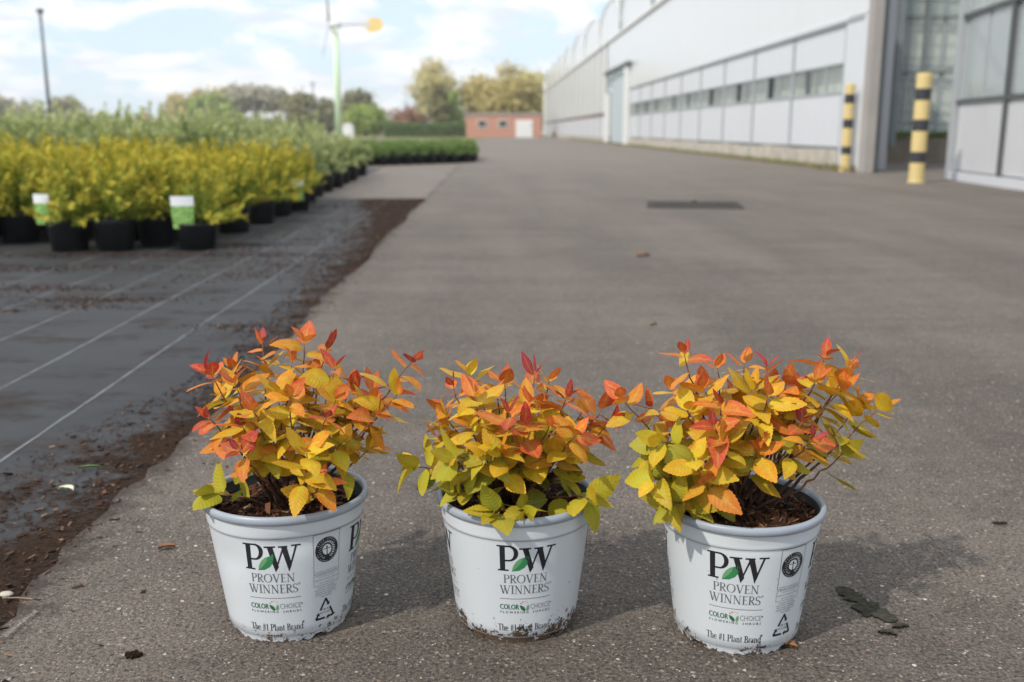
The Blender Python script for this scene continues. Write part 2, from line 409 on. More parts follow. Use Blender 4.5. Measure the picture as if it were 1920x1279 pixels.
# ------------------------------------------------------------------ mesh helpers
class MB:
    def __init__(s): s.v, s.f, s.c = [], [], []
    def quad(s, a, b, c, d):
        i = len(s.v); s.v += [tuple(a), tuple(b), tuple(c), tuple(d)]; s.f.append((i, i + 1, i + 2, i + 3)); return s
    def poly(s, pts):
        i = len(s.v); s.v += [tuple(p) for p in pts]; s.f.append(tuple(range(i, i + len(pts)))); return s
    def box(s, x0, x1, y0, y1, z0, z1, m=None):
        i = len(s.v)
        p = [(x, y, z) for z in (z0, z1) for y in (y0, y1) for x in (x0, x1)]
        if m is not None: p = [tuple(m @ Vector(q)) for q in p]
        s.v += p
        for q in ((0, 2, 3, 1), (4, 5, 7, 6), (0, 1, 5, 4), (2, 6, 7, 3), (0, 4, 6, 2), (1, 3, 7, 5)):
            s.f.append(tuple(i + k for k in q))
        return s
    def tube(s, pts, rad, n=8, cap=True):
        pts = [Vector(p) for p in pts]; base = len(s.v); up = None
        for k, p in enumerate(pts):
            d = (pts[min(k + 1, len(pts) - 1)] - pts[max(k - 1, 0)]).normalized()
            if up is None: up = d.orthogonal().normalized()
            up = (up - up.dot(d) * d).normalized(); w = d.cross(up)
            r = rad[k] if isinstance(rad, (list, tuple)) else rad
            for j in range(n):
                a = 2 * PI * j / n
                s.v.append(tuple(p + up * (r * math.cos(a)) + w * (r * math.sin(a))))
        for k in range(len(pts) - 1):
            for j in range(n):
                a, b = base + k * n + j, base + k * n + (j + 1) % n
                s.f.append((a, b, b + n, a + n))
        if cap:
            s.f.append(tuple(base + j for j in reversed(range(n))))
            s.f.append(tuple(base + (len(pts) - 1) * n + j for j in range(n)))
        return s
    def lathe(s, prof, n=32, fn=None, close=False):
        base = len(s.v); P = len(prof)
        for j in range(n):
            a = 2 * PI * j / n
            for (r, z) in prof:
                p = (r * math.sin(a), -r * math.cos(a), z)
                s.v.append(fn(a, r, z) if fn else p)
        for j in range(n):
            for k in range(P - 1):
                a, b = base + j * P + k, base + ((j + 1) % n) * P + k
                s.f.append((a, b, b + 1, a + 1))
        return s
    def build(s, name, mat, parent=None, smooth=False, col=None):
        me = bpy.data.meshes.new(name)
        me.from_pydata(s.v, [], s.f)
        if smooth: me.polygons.foreach_set('use_smooth', [True] * len(me.polygons))
        if s.c:
            at_ = me.color_attributes.new('Col', 'FLOAT_COLOR', 'POINT')
            at_.data.foreach_set('color', np.array(s.c, dtype=np.float32).ravel())
        me.materials.append(mat); me.update()
        o = bpy.data.objects.new(name, me); C.objects.link(o)
        if parent is not None: o.parent = parent
        return o

def tag(o, label=None, cat=None, group=None, kind=None):
    for k, v in (('label', label), ('category', cat), ('group', group), ('kind', kind)):
        if v: o[k] = v
    return o
def thing(name, label, cat, loc=(0, 0, 0), rz=0.0, group=None):
    o = bpy.data.objects.new(name, None); o.empty_display_size = 0.1
    o.location = loc; o.rotation_euler = (0, 0, rz); C.objects.link(o)
    return tag(o, label, cat, group)
def copy_tree(o, kids, loc, rz, sc, label, group):
    c = o.copy(); C.objects.link(c); c.location = loc; c.rotation_euler = (0, 0, rz); c.scale = (sc, sc, sc)
    tag(c, label, None, group)
    for ch in kids:
        d = ch.copy(); C.objects.link(d); d.parent = c
    return c

def cards_mesh(name, pos, dr, nr, ln, wd, col, mat, fold=0.18):
    """leaf-sized folded rhombs, one per row of the arrays"""
    pos, dr, nr = (np.asarray(a, dtype=np.float64) for a in (pos, dr, nr))
    ln, wd = np.asarray(ln)[:, None], np.asarray(wd)[:, None]
    dr /= np.linalg.norm(dr, axis=1, keepdims=True) + 1e-9
    sd = np.cross(dr, nr); sd /= np.linalg.norm(sd, axis=1, keepdims=True) + 1e-9
    nn = np.cross(sd, dr)
    n = len(pos)
    v = np.empty((n, 4, 3))
    v[:, 0] = pos
    v[:, 1] = pos + dr * ln * 0.45 + sd * wd * 0.5 + nn * wd * fold
    v[:, 2] = pos + dr * ln - nn * ln * 0.08
    v[:, 3] = pos + dr * ln * 0.45 - sd * wd * 0.5 + nn * wd * fold
    me = bpy.data.meshes.new(name)
    me.vertices.add(n * 4); me.vertices.foreach_set('co', v.ravel().astype(np.float32))
    b = np.arange(n) * 4
    tri = np.stack([b, b + 1, b + 2, b, b + 2, b + 3], 1).ravel().astype(np.int32)
    me.loops.add(n * 6); me.loops.foreach_set('vertex_index', tri)
    me.polygons.add(n * 2)
    me.polygons.foreach_set('loop_start', np.arange(0, n * 6, 3, dtype=np.int32))
    me.polygons.foreach_set('loop_total', np.full(n * 2, 3, dtype=np.int32))
    ca = me.color_attributes.new('Col', 'FLOAT_COLOR', 'POINT')
    cc_ = np.ones((n, 4, 4), dtype=np.float32); cc_[:, :, :3] = np.asarray(col)[:, None, :]
    ca.data.foreach_set('color', cc_.ravel())
    me.materials.append(mat); me.update(calc_edges=True); me.validate()
    return me
def link_mesh(name, me, parent=None):
    o = bpy.data.objects.new(name, me); C.objects.link(o)
    if parent is not None: o.parent = parent
    return o

# ------------------------------------------------------------------ the ground
def sheet(name, x0, x1, y0, y1, z, mat, label=None):
    o = MB().quad((x0, y0, z), (x1, y0, z), (x1, y1, z), (x0, y1, z)).build(name, mat)
    o['kind'] = 'structure'
    return o
sheet('ground', -260, 160, -30, 330, -0.02, M['terrain'])

def edge_poly(name, left, right, z, mat):
    """a sheet between two wavering edges, each a list of (x, y)"""
    mb = MB()
    for a, b, c, d in zip(left[:-1], right[:-1], right[1:], left[1:]):
        mb.quad((*a, z), (*b, z), (*c, z), (*d, z))
    o = mb.build(name, mat); o['kind'] = 'structure'; return o
ys = [-3.0]
while ys[-1] < 96: ys.append(ys[-1] + (0.05 if ys[-1] < 4 else 0.3 if ys[-1] < 20 else 3))
erg = random.Random(3)
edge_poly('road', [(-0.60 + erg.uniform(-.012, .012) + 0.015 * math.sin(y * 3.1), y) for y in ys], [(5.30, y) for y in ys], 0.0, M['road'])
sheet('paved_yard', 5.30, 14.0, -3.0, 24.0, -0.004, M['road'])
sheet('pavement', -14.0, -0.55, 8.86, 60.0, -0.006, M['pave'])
cloth = sheet('ground_cloth', -9.0, -0.56, -3.0, 8.88, -0.002, M['cloth'])
sheet('bed_ground_cloth', -12.0, -1.75, 8.88, 16.0, -0.002, M['cloth'])
# printed lines of the cloth: narrow slightly wavering strips
for x0 in (-0.905, -1.157, -1.418, -1.648, -1.90):
    lr = random.Random(int(-x0 * 1000)); mb = MB(); y = -2.0; px = x0
    pts = []
    while y < 8.6:
        pts.append((x0 + 0.004 * math.sin(y * 2.3 + x0 * 9) + lr.uniform(-.0012, .0012), y)); y += 0.06
    for (a, ya), (b, yb) in zip(pts[:-1], pts[1:]):
        w = 0.0031 + lr.uniform(-.0010, .0007)
        mb.quad((a - w, ya, -0.0012), (a + w, ya, -0.0012), (b + w, yb, -0.0012), (b - w, yb, -0.0012))
    o = mb.build('printed_line', M['stripe'], cloth)
    o.matrix_parent_inverse = Matrix.Identity(4)
# loose bark mulch: thousands of small bent chips
def chips(name, pts, sizes, seed, flat=0.25, z=0.003, wr=(0.18, 0.5), pal=None, parent=None, kind='stuff'):
    r = random.Random(seed); mb = MB()
    pal = pal or [(0.075, 0.038, 0.025), (0.046, 0.027, 0.019), (0.125, 0.064, 0.040), (0.027, 0.018, 0.014), (0.19, 0.115, 0.075), (0.32, 0.21, 0.13)]
    wts = [6, 6, 4, 5, 1.5, 0.5]
    for (x, y, zz), s in zip(pts, sizes):
        l = s * r.uniform(0.5, 1.3); w = l * r.uniform(*wr); h = w * r.uniform(0.15, 0.4)
        m = Matrix.Translation((x, y, zz + z + h * 0.5)) @ Matrix.Rotation(r.uniform(0, 2 * PI), 4, 'Z') @ Matrix.Rotation(r.gauss(0, flat), 4, 'Y') @ Matrix.Rotation(r.gauss(0, flat), 4, 'X')
        k = len(mb.v)
        mb.box(-l / 2, l / 2, -w / 2, w / 2, -h / 2, h / 2, m)
        for q in (k, k + 2, k + 5): mb.v[q] = tuple(Vector(mb.v[q]) + m.to_3x3() @ Vector((r.uniform(-.2, .2) * l, r.uniform(-.3, .3) * w, r.uniform(-.4, .4) * h)))
        c = r.choices(pal, wts[:len(pal)])[0]; b = r.uniform(0.7, 1.3)
        mb.c += [(c[0] * b, c[1] * b, c[2] * b, 1)] * 8
    o = mb.build(name, M['chip'], parent)
    o['kind'] = kind
    return o
def strip_w(y):
    cr_.random(); xs = (0, 1.2, 1.9, 2.35, 3, 4.5, 6.2, 8, 8.9); ws = (.30, .28, .25, .13, .13, .20, .34, .62, .85)
    return float(np.interp(y, xs, ws))
cr_ = random.Random(5); P_, Z_ = [], []
for _ in range(10500):
    y = 0.9 + 8.0 * cr_.random() ** 1.8
    x = -0.605 - strip_w(y) * (cr_.random() ** 1.15) + cr_.gauss(0, .012)
    if cr_.random() < 0.035: x = -0.60 + abs(cr_.gauss(0, 0.07))
    P_.append((x, y, 0.0)); Z_.append(cr_.choice((0.003, 0.003, 0.004, 0.004, 0.005, 0.006, 0.008, 0.012)) * (0.85 + 0.06 * y))
# drifts of mulch on the cloth
for (px, py, sx, sy, n) in ((200, 562, .15, .035, 520), (150, 575, .08, .03, 160), (60, 540, .20, .05, 520), (40, 505, .2, .04, 200), (18, 583, .05, .015, 60), (400, 545, .05, .03, 50), (300, 478, .75, .06, 1300), (120, 500, .4, .06, 420),
                            (560, 500, .2, .2, 600), (450, 520, .15, .08, 220), (640, 430, .22, .7, 700), (700, 385, .35, .35, 700), (430, 460, .12, .08, 380), (470, 615, .12, .05, 220), (430, 610, .04, .015, 80)):
    g = ground(px, py)
    for _ in range(int(n * 1.7)):
        P_.append((min(-0.6, g.x + cr_.gauss(0, sx)), g.y + cr_.gauss(0, sy), 0.0)); Z_.append(cr_.choice((0.006, 0.009, 0.014)) * (0.45 + 0.08 * g.y))
for _ in range(900):                    # thin scatter over the whole cloth
    P_.append((cr_.uniform(-3, -0.75), 0.9 + 6 * cr_.random() ** 1.5, 0.0)); Z_.append(cr_.uniform(0.002, 0.006))
chips('bark_mulch', P_, Z_, 21, z=0.0)
# coarse grit lying loose on the road surface
P_, Z_ = [], []
for _ in range(1500):
    y = 0.85 + 2.3 * cr_.random() ** 1.5
    P_.append((cr_.uniform(-0.6, 1.25), y, -0.001)); Z_.append(cr_.choice((0.0016, 0.002, 0.0026, 0.0038)) * cr_.uniform(.7, 1.3))
chips('road_grit', P_, Z_, 8, flat=0.4, z=0.0, pal=[(0.24, 0.21, 0.17), (0.16, 0.135, 0.11), (0.36, 0.33, 0.28), (0.03, 0.026, 0.024), (0.28, 0.18, 0.10), (0.60, 0.58, 0.54)])
# a pale scrape on the road at the lower left
a, b = ground(8, 1200), ground(68, 1150)
mb = MB(); d = (b - a); nrm = Vector((-d.y, d.x, 0)).normalized()
sr = random.Random(4)
for k in range(40):
    t0 = k / 40; p = a + d * t0 + nrm * sr.uniform(-.003, .003); q = a + d * (t0 + 0.02) + nrm * sr.uniform(-.003, .003)
    w = 0.0035 * sr.uniform(.3, 1)
    mb.quad(tuple(p - nrm * w + Vector((0, 0, .004))), tuple(p + nrm * w + Vector((0, 0, .004))), tuple(q + nrm * w + Vector((0, 0, .004))), tuple(q - nrm * w + Vector((0, 0, .004))))
scr = mb.build('road_scrape_line', M['chalk']); scr['kind'] = 'structure'

# ------------------------------------------------------------------ lettering
# a small roman alphabet drawn as strokes: l = straight stroke (x0,y0,x1,y1,width), a = arc (cx,cy,rx,ry,from,to,thick,thin)
TH, TN = 0.125, 0.045
def ser(x, y, w=0.17): return ('l', x - w, y, x + w, y, 0.038)
GL = {
 'I': (0.36, [('l', .18, 0, .18, 1, TH), ser(.18, .019), ser(.18, .981)]),
 'P': (0.62, [('l', .18, 0, .18, 1, TH), ser(.18, .019), ('l', .02, .981, .32, .981, .038), ('l', .32, .981, .34, .981, .04), ('a', .32, .73, .25, .25, 90, -90, TH, TN), ('l', .2, .48, .33, .48, .04)]),
 'R': (0.70, [('l', .18, 0, .18, 1, TH), ser(.18, .019), ('l', .02, .981, .32, .981, .038), ('a', .30, .74, .24, .24, 90, -90, TH, TN), ('l', .2, .5, .31, .5, .04), ('l', .31, .5, .60, .019, .14), ('l', .54, .019, .74, .019, .038)]),
 'O': (0.88, [('a', .44, .5, .36, .49, 0, 360, TH, TN)]),
 'V': (0.76, [('l', .12, 1, .39, 0, .135), ('l', .40, 0, .64, 1, TN), ser(.12, .981, .13), ser(.64, .981, .11)]),
 'E': (0.60, [('l', .18, 0, .18, 1, TH), ('l', .03, .019, .52, .019, .04), ('l', .03, .981, .50, .981, .04), ('l', .2, .52, .42, .52, .04), ('l', .51, .0, .53, .2, .03), ('l', .49, .82, .49, 1, .03), ('l', .42, .43, .42, .6, .03)]),
 'N': (0.86, [('l', .16, 0, .16, 1, TN), ('l', .14, 1, .68, 0, .14), ('l', .68, 0, .68, 1, TN), ser(.16, .019, .13), ser(.68, .981, .13), ('l', .02, .981, .2, .981, .038)]),
 'W': (1.08, [('l', .10, 1, .34, 0, .13), ('l', .35, 0, .55, 1, TN), ('l', .46, 1, .72, 0, .13), ('l', .73, 0, .97, 1, TN), ser(.10, .981, .12), ser(.5, .981, .14), ser(.97, .981, .10)]),
 'S': (0.54, [('a', .27, .745, .19, .24, 20, 180, .09, TN), ('a', .27, .745, .19, .24, 180, 262, .10, .12), ('l', .20, .56, .35, .44, .16), ('a', .27, .25, .21, .24, 80, 0, .12, .12), ('a', .27, .25, .21, .24, 0, -165, .09, TN), ('l', .45, .8, .45, .98, .03), ('l', .07, .02, .07, .24, .03)]),
 'T': (0.64, [('l', .32, 0, .32, 1, TH), ser(.32, .019), ('l', .03, .981, .61, .981, .05), ('l', .03, .8, .03, 1, .035), ('l', .61, .8, .61, 1, .035)]),
 'B': (0.66, [('l', .18, 0, .18, 1, TH), ('l', .02, .981, .30, .981, .04), ('l', .02, .019, .32, .019, .04), ('l', .2, .53, .32, .53, .04), ('a', .30, .755, .20, .225, 90, -90, TH, TN), ('a', .32, .275, .25, .255, 90, -90, TH, TN)]),
 'h': (0.58, [('l', .14, 0, .14, 1.02, .11), ser(.14, .019, .12), ('l', .03, 1.0, .14, 1.0, .035), ('a', .29, .44, .15, .2, 150, 0, .11, .05), ('l', .44, 0, .44, .45, .11), ser(.44, .019, .12)]),
 'n': (0.58, [('l', .14, 0, .14, .64, .11), ser(.14, .019, .12), ('l', .03, .62, .14, .62, .035), ('a', .29, .44, .15, .2, 150, 0, .11, .05), ('l', .44, 0, .44, .45, .11), ser(.44, .019, .12)]),
 'e': (0.48, [('a', .24, .32, .18, .31, 12, 325, .11, .045), ('l', .08, .37, .42, .37, .04)]),
 'l': (0.30, [('l', .15, 0, .15, 1.02, .11), ser(.15, .019, .12), ('l', .04, 1.0, .15, 1.0, .035)]),
 'a': (0.48, [('a', .2, .47, .15, .16, 150, 0, .09, .05), ('l', .35, .06, .35, .48, .11), ('a', .2, .17, .14, .15, 60, 300, .1, .045), ('l', .35, .03, .46, .03, .05)]),
 't': (0.34, [('l', .15, .1, .15, .85, .1), ('l', .04, .62, .3, .62, .045), ('a', .23, .12, .08, .11, 180, 320, .08, .045)]),
 'r': (0.40, [('l', .14, 0, .14, .64, .11), ser(.14, .019, .12), ('l', .03, .62, .14, .62, .035), ('a', .27, .44, .12, .2, 150, 40, .1, .06)]),
 'd': (0.54, [('a', .24, .31, .17, .31, 40, 320, .11, .045), ('l', .42, 0, .42, 1.02, .11), ('l', .31, 1.0, .42, 1.0, .035), ('l', .42, .02, .53, .02, .04)]),
 '1': (0.46, [('l', .23, 0, .23, 1, .12), ser(.23, .019, .15), ('l', .1, .88, .23, .97, .05)]),
 '#': (0.60, [('l', .18, 0, .26, 1, .06), ('l', .38, 0, .46, 1, .06), ('l', .06, .34, .54, .34, .06), ('l', .08, .66, .56, .66, .06)]),
 ' ': (0.28, []),
}
def stroke_polys(st):
    out = []
    if st[0] == 'l':
        _, x0, y0, x1, y1, w = st
        if abs(y1 - y0) > abs(x1 - x0) * 0.55: out.append([(x0 - w / 2, y0), (x0 + w / 2, y0), (x1 + w / 2, y1), (x1 - w / 2, y1)])
        else: out.append([(x0, y0 - w / 2), (x1, y1 - w / 2), (x1, y1 + w / 2), (x0, y0 + w / 2)])
    else:
        _, cx, cy, rx, ry, a0, a1, th, tn = st
        n = max(5, int(abs(a1 - a0) / 18)); ring = []
        for k in range(n + 1):
            a = R(a0 + (a1 - a0) * k / n); ca, sa = math.cos(a), math.sin(a)
            w = tn + (th - tn) * abs(ca) ** 1.6
            ring.append(((cx + (rx - w / 2 * 1) * ca, cy + (ry - w / 2) * sa), (cx + (rx + w / 2) * ca, cy + (ry + w / 2) * sa)))
        for (i0, o0), (i1, o1) in zip(ring[:-1], ring[1:]): out.append([i0, o0, o1, i1])
    return out
def serif_text(txt, cap, u0, v0, width=None):
    """polygons of a line of roman lettering centred on u0 with its base at v0, cap height CAP, set to WIDTH"""
    adv = sum(GL[c][0] for c in txt); k = (width / adv) if width else cap
    x = u0 - adv * k / 2; out = []
    for c in txt:
        a, sts = GL[c]
        for st in sts:
            for p in stroke_polys(st): out.append([(x + q[0] * k, v0 + q[1] * cap) for q in p])
        x += a * k
    return out
_tc = {}
def sans_tris(txt):
    """triangles of a line set in Blender's own built-in face, unit size, centred"""
    if txt in _tc: return _tc[txt]
    cu = bpy.data.curves.new('lettering', 'FONT'); cu.body = txt; cu.size = 1.0; cu.resolution_u = 2; cu.align_x = 'CENTER'
    o = bpy.data.objects.new('lettering', cu); C.objects.link(o)
    dg = bpy.context.evaluated_depsgraph_get(); me = o.evaluated_get(dg).to_mesh()
    me.calc_loop_triangles()
    tr = [[(me.vertices[i].co.x, me.vertices[i].co.y) for i in t.vertices] for t in me.loop_triangles]
    o.evaluated_get(dg).to_mesh_clear()
    bpy.data.objects.remove(o); bpy.data.curves.remove(cu)
    _tc[txt] = tr
    return tr
def sans_text(txt, u0, v0, width, cap, arc=None):
    tr = sans_tris(txt); xs = [p[0] for t in tr for p in t]; ysx = [p[1] for t in tr for p in t]
    k = width / (max(xs) - min(xs)); ky = cap / max(0.01, max(ysx)); xc = (max(xs) + min(xs)) / 2
    return [[(u0 + (p[0] - xc) * k, v0 + p[1] * ky) for p in t] for t in tr]
def ring_text(txt, u0, v0, rad, cap, a0, a1, flip=False):
    out = []; n = len(txt)
    for i, ch in enumerate(txt):
        if ch == ' ': continue
        a = R(a0 + (a1 - a0) * (i + .5) / n)
        for t in sans_tris(ch):
            q = []
            for (x, y) in t:
                x *= cap * 1.25; y = y * cap * 1.4 - cap / 2
                if flip: rr = rad - y; aa = a + x / rad
                else: rr = rad + y; aa = a - x / rad
                q.append((u0 + rr * math.cos(aa), v0 + rr * math.sin(aa)))
            out.append(q)
    return out
def disc(u, v, r, n=20, ry=None):
    ry = ry or r
    return [[(u + r * math.cos(2 * PI * k / n), v + ry * math.sin(2 * PI * k / n)) for k in range(n)]]
def ringp(u, v, r0, r1, n=32, a0=0, a1=360):
    out = []
    for k in range(n):
        a, b = R(a0 + (a1 - a0) * k / n), R(a0 + (a1 - a0) * (k + 1) / n)
        out.append([(u + r0 * math.cos(a), v + r0 * math.sin(a)), (u + r1 * math.cos(a), v + r1 * math.sin(a)), (u + r1 * math.cos(b), v + r1 * math.sin(b)), (u + r0 * math.cos(b), v + r0 * math.sin(b))])
    return out
def line(u0, v0, u1, v1, w, n=1):
    d = Vector((u1 - u0, v1 - v0)); nn = Vector((-d.y, d.x)).normalized() * w / 2; out = []
    for k in range(n):
        a = Vector((u0, v0)) + d * (k / n); b = Vector((u0, v0)) + d * ((k + 1) / n)
        out.append([tuple(a - nn), tuple(b - nn), tuple(b + nn), tuple(a + nn)])
    return out
def rrect(u0, v0, u1, v1, w): return line(u0, v0, u1, v0, w, 4) + line(u1, v0, u1, v1, w, 3) + line(u1, v1, u0, v1, w, 4) + line(u0, v1, u0, v0, w, 3)

LX = lambda x: (x - 641) / 408 * 0.067
LY = lambda y: 0.0900 + (703 - y) / 183 * 0.0333
def LP(*p): return [[(LX(x), LY(y)) for x, y in p]]
def main_print():
    """(part name, ink, polygons) of one brand panel, centred on u = 0; v is the height above the ground"""
    logo = []
    # P
    logo += LP((456, 528), (492, 528), (492, 684), (456, 684)) + LP((437, 519), (530, 519), (530, 529), (437, 529)) + LP((440, 680), (516, 680), (516, 690), (440, 690))
    for k in range(12):
        a, b = R(90 - 180 * k / 12), R(90 - 180 * (k + 1) / 12)
        def pp(a, rx, ry): return (520 + rx * math.cos(a), 572 - ry * math.sin(a))
        logo += [[(LX(x), LY(y)) for x, y in (pp(a, 32, 42), pp(a, 62, 53), pp(b, 62, 53), pp(b, 32, 42))]]
    logo += LP((490, 614), (522, 614), (522, 625), (490, 625)) + LP((490, 519), (522, 519), (522, 530), (490, 530))
    # W
    logo += LP((611, 545), (650, 545), (688, 668), (664, 703)) + LP((664, 703), (660, 690), (716, 548), (730, 548)) + LP((708, 545), (748, 545), (778, 655), (758, 703)) + LP((758, 703), (752, 688), (806, 540), (820, 540))
    logo += LP((588, 536), (668, 536), (668, 546), (588, 546)) + LP((688, 537), (752, 537), (752, 547), (688, 547)) + LP((778, 533), (845, 533), (845, 543), (778, 543))
    leaf = LP((538, 692), (546, 660), (565, 630), (592, 608), (625, 598), (656, 583), (655, 605), (648, 640), (625, 668), (585, 688))
    leaf2 = LP((538, 692), (546, 660), (565, 630), (592, 608), (612, 602), (604, 632), (575, 664))
    txt = serif_text('PROVEN', 0.0103, -0.0008, 0.0775, 0.0530) + serif_text('WINNERS', 0.0106, -0.0015, 0.0640, 0.0600)
    txt += ringp(0.0300, 0.0742, 0.0011, 0.0014, 10) + sans_text('R', 0.0300, 0.0735, 0.0010, 0.0014)
    txt += line(-0.032, 0.0578, 0.032, 0.0578, 0.0006, 14)
    col = sans_text('COLOR', -0.0205, 0.0445, 0.0235, 0.0064)
    col = col + [[(x + 0.0004, y) for x, y in p] for p in col]
    cho = sans_text('CHOICE', 0.0185, 0.0445, 0.0258, 0.0064)
    flo = sans_text('F L O W E R I N G', -0.0142, 0.0394, 0.0352, 0.0028) + sans_text('S H R U B S', 0.0205, 0.0394, 0.0225, 0.0028) + disc(0.0325, 0.0492, 0.0009, 10)
    l1 = [[(-0.0078, 0.0500), (-0.0062, 0.0452), (-0.0020, 0.0418), (-0.0002, 0.0440), (-0.0020, 0.0472), (-0.0045, 0.0490)]]
    l2 = [[(0.0004, 0.0440), (0.0020, 0.0422), (0.0040, 0.0450), (0.0036, 0.0506), (0.0010, 0.0475)]]
    slo = serif_text('The #1 Plant Brand', 0.0084, -0.0010, 0.0170, 0.0700) + disc(0.0342, 0.0258, 0.0011, 12)
    return [('logo_letters', 'ink', logo), ('logo_leaf', 'green', leaf), ('logo_leaf', 'lgreen', leaf2), ('brand_lettering', 'greyink', txt), ('range_lettering', 'dgreen', col), ('range_lettering', 'lightink', cho),
            ('range_lettering', 'ink', flo), ('range_leaf', 'dgreen', l1), ('range_leaf', 'lgreen', l2), ('range_dot', 'ipurple', disc(-.0062, .0520, .0007, 8)), ('range_dot', 'ired', disc(-.0040, .0538, .0008, 8)),
            ('range_dot', 'iorange', disc(.0018, .0535, .0007, 8) + disc(-.0012, .0546, .0006, 8)), ('slogan_lettering', 'ink', slo)]
def eco_print(u):
    v = 0.1075
    fr = rrect(u - .0172, .0800, u + .0172, .1278, .0005)
    di = disc(u, v, .0153, 36, .0148)
    wh = ring_text('BLUE ANGEL', u, v, .0131, .0019, 158, 22) + ring_text('THE GERMAN ECOLABEL', u, v, .0133, .0014, 192, 348, True)
    for k in range(22):
        a = R(118 + 304 * k / 21 if False else -62 + 304 * k / 21)
        for s in (-1, 1):
            rr = .0094 + s * .0008; aa = a + s * .05
            wh += [[(u + rr * math.cos(aa) + .0011 * math.cos(aa + b + s * .6), v + rr * math.sin(aa) + .0005 * math.sin(aa + b + s * .6) + .0004 * math.sin(b)) for b in (0, 1.57, 3.14, 4.71)]]
    inn = disc(u, v, .0066, 24)
    fig = disc(u, v + .0032, .0012, 10) + line(u - .0050, v + .0013, u + .0050, v + .0013, .0008) + line(u, v + .0022, u, v - .0058, .0013) + line(u - .0011, v - .006, u + .0011, v - .006, .0008) + ringp(u, v, .0060, .0066, 24)
    tx = sans_text('www.blauer-engel.de/uz30a', u - .001, .0820, .0300, .0014)
    tx += rrect(u - .0172, .0655, u + .0172, .0782, .0004)
    tx += sans_text('P O P P E L M A N N', u, .0752, .0215, .0013) + sans_text('PLANT POT, PLASTIC CONTENT', u, .0716, .0320, .0014) + sans_text('100 % RECYCLED', u, .0677, .0200, .0013)
    for k, (s_, w) in enumerate((('PLASTIC CONTENT', .024), ('100 % POST CONSUMER', .031), ('RECYCLED MATERIAL,', .029), ('EXCEPT MASTERBATCH', .030), ('AND FILLERS', .016))):
        tx += sans_text(s_, u, .0618 - k * .0029, w, .0016)
    # recycling arrows
    w = .0026; c = Vector((u - .0005, .0335)); ar = []
    A, B, D = Vector((c.x, .0472)), Vector((c.x - .0135, .0232)), Vector((c.x + .0135, .0232))
    def seg(p, q, f0, f1, head):
        d = q - p; n_ = Vector((-d.y, d.x)).normalized(); out = []
        a_, b_ = p + d * f0, p + d * f1
        out.append([tuple(a_ - n_ * w / 2), tuple(b_ - n_ * w / 2), tuple(b_ + n_ * w / 2), tuple(a_ + n_ * w / 2)])
        if head:
            t_ = b_ + d.normalized() * .0036
            out.append([tuple(b_ - n_ * .0031), tuple(t_), tuple(b_ + n_ * .0031)])
        return out
    ar += seg(B, A, .44, .90, False) + seg(A, D, .06, .26, True) + disc(A.x, A.y - .0012, .0021, 10)
    ar += seg(A, D, .50, .92, False) + seg(D, B, .06, .30, True) + disc(D.x - .0010, D.y + .0006, .0020, 10)
    ar += seg(D, B, .52, .94, False) + seg(B, A, .04, .20, True) + disc(B.x + .0010, B.y + .0006, .0020, 10)
    ar += sans_text('100 %', c.x, .0328, .0088, .0024) + sans_text('RECYCLABLE', c.x, .0290, .0150, .0021)
    return [('eco_emblem', 'ink', fr + di), ('eco_emblem_detail', 'white', wh + inn), ('eco_emblem_figure', 'ink', fig), ('eco_lettering', 'greyink', tx), ('recycling_mark', 'ink', ar)]

# ------------------------------------------------------------------ the three printed pots
def wall_r(z):
    if z < 0.0085: return 0.0705 + (z / 0.0085) * 0.0022
    if z < 0.1292: return 0.0737 + (z - 0.0085) / 0.1207 * 0.0158
    return 0.0903 + (z - 0.1292) / 0.02 * 0.0016
POT_PROF = [0.0085, 0.0092, 0.020, 0.035, 0.05, 0.06, 0.07] + [0.075 + .004 * k for k in range(13)] + [0.1255, 0.1288, 0.1296, 0.132, 0.136, 0.14, 0.1475]

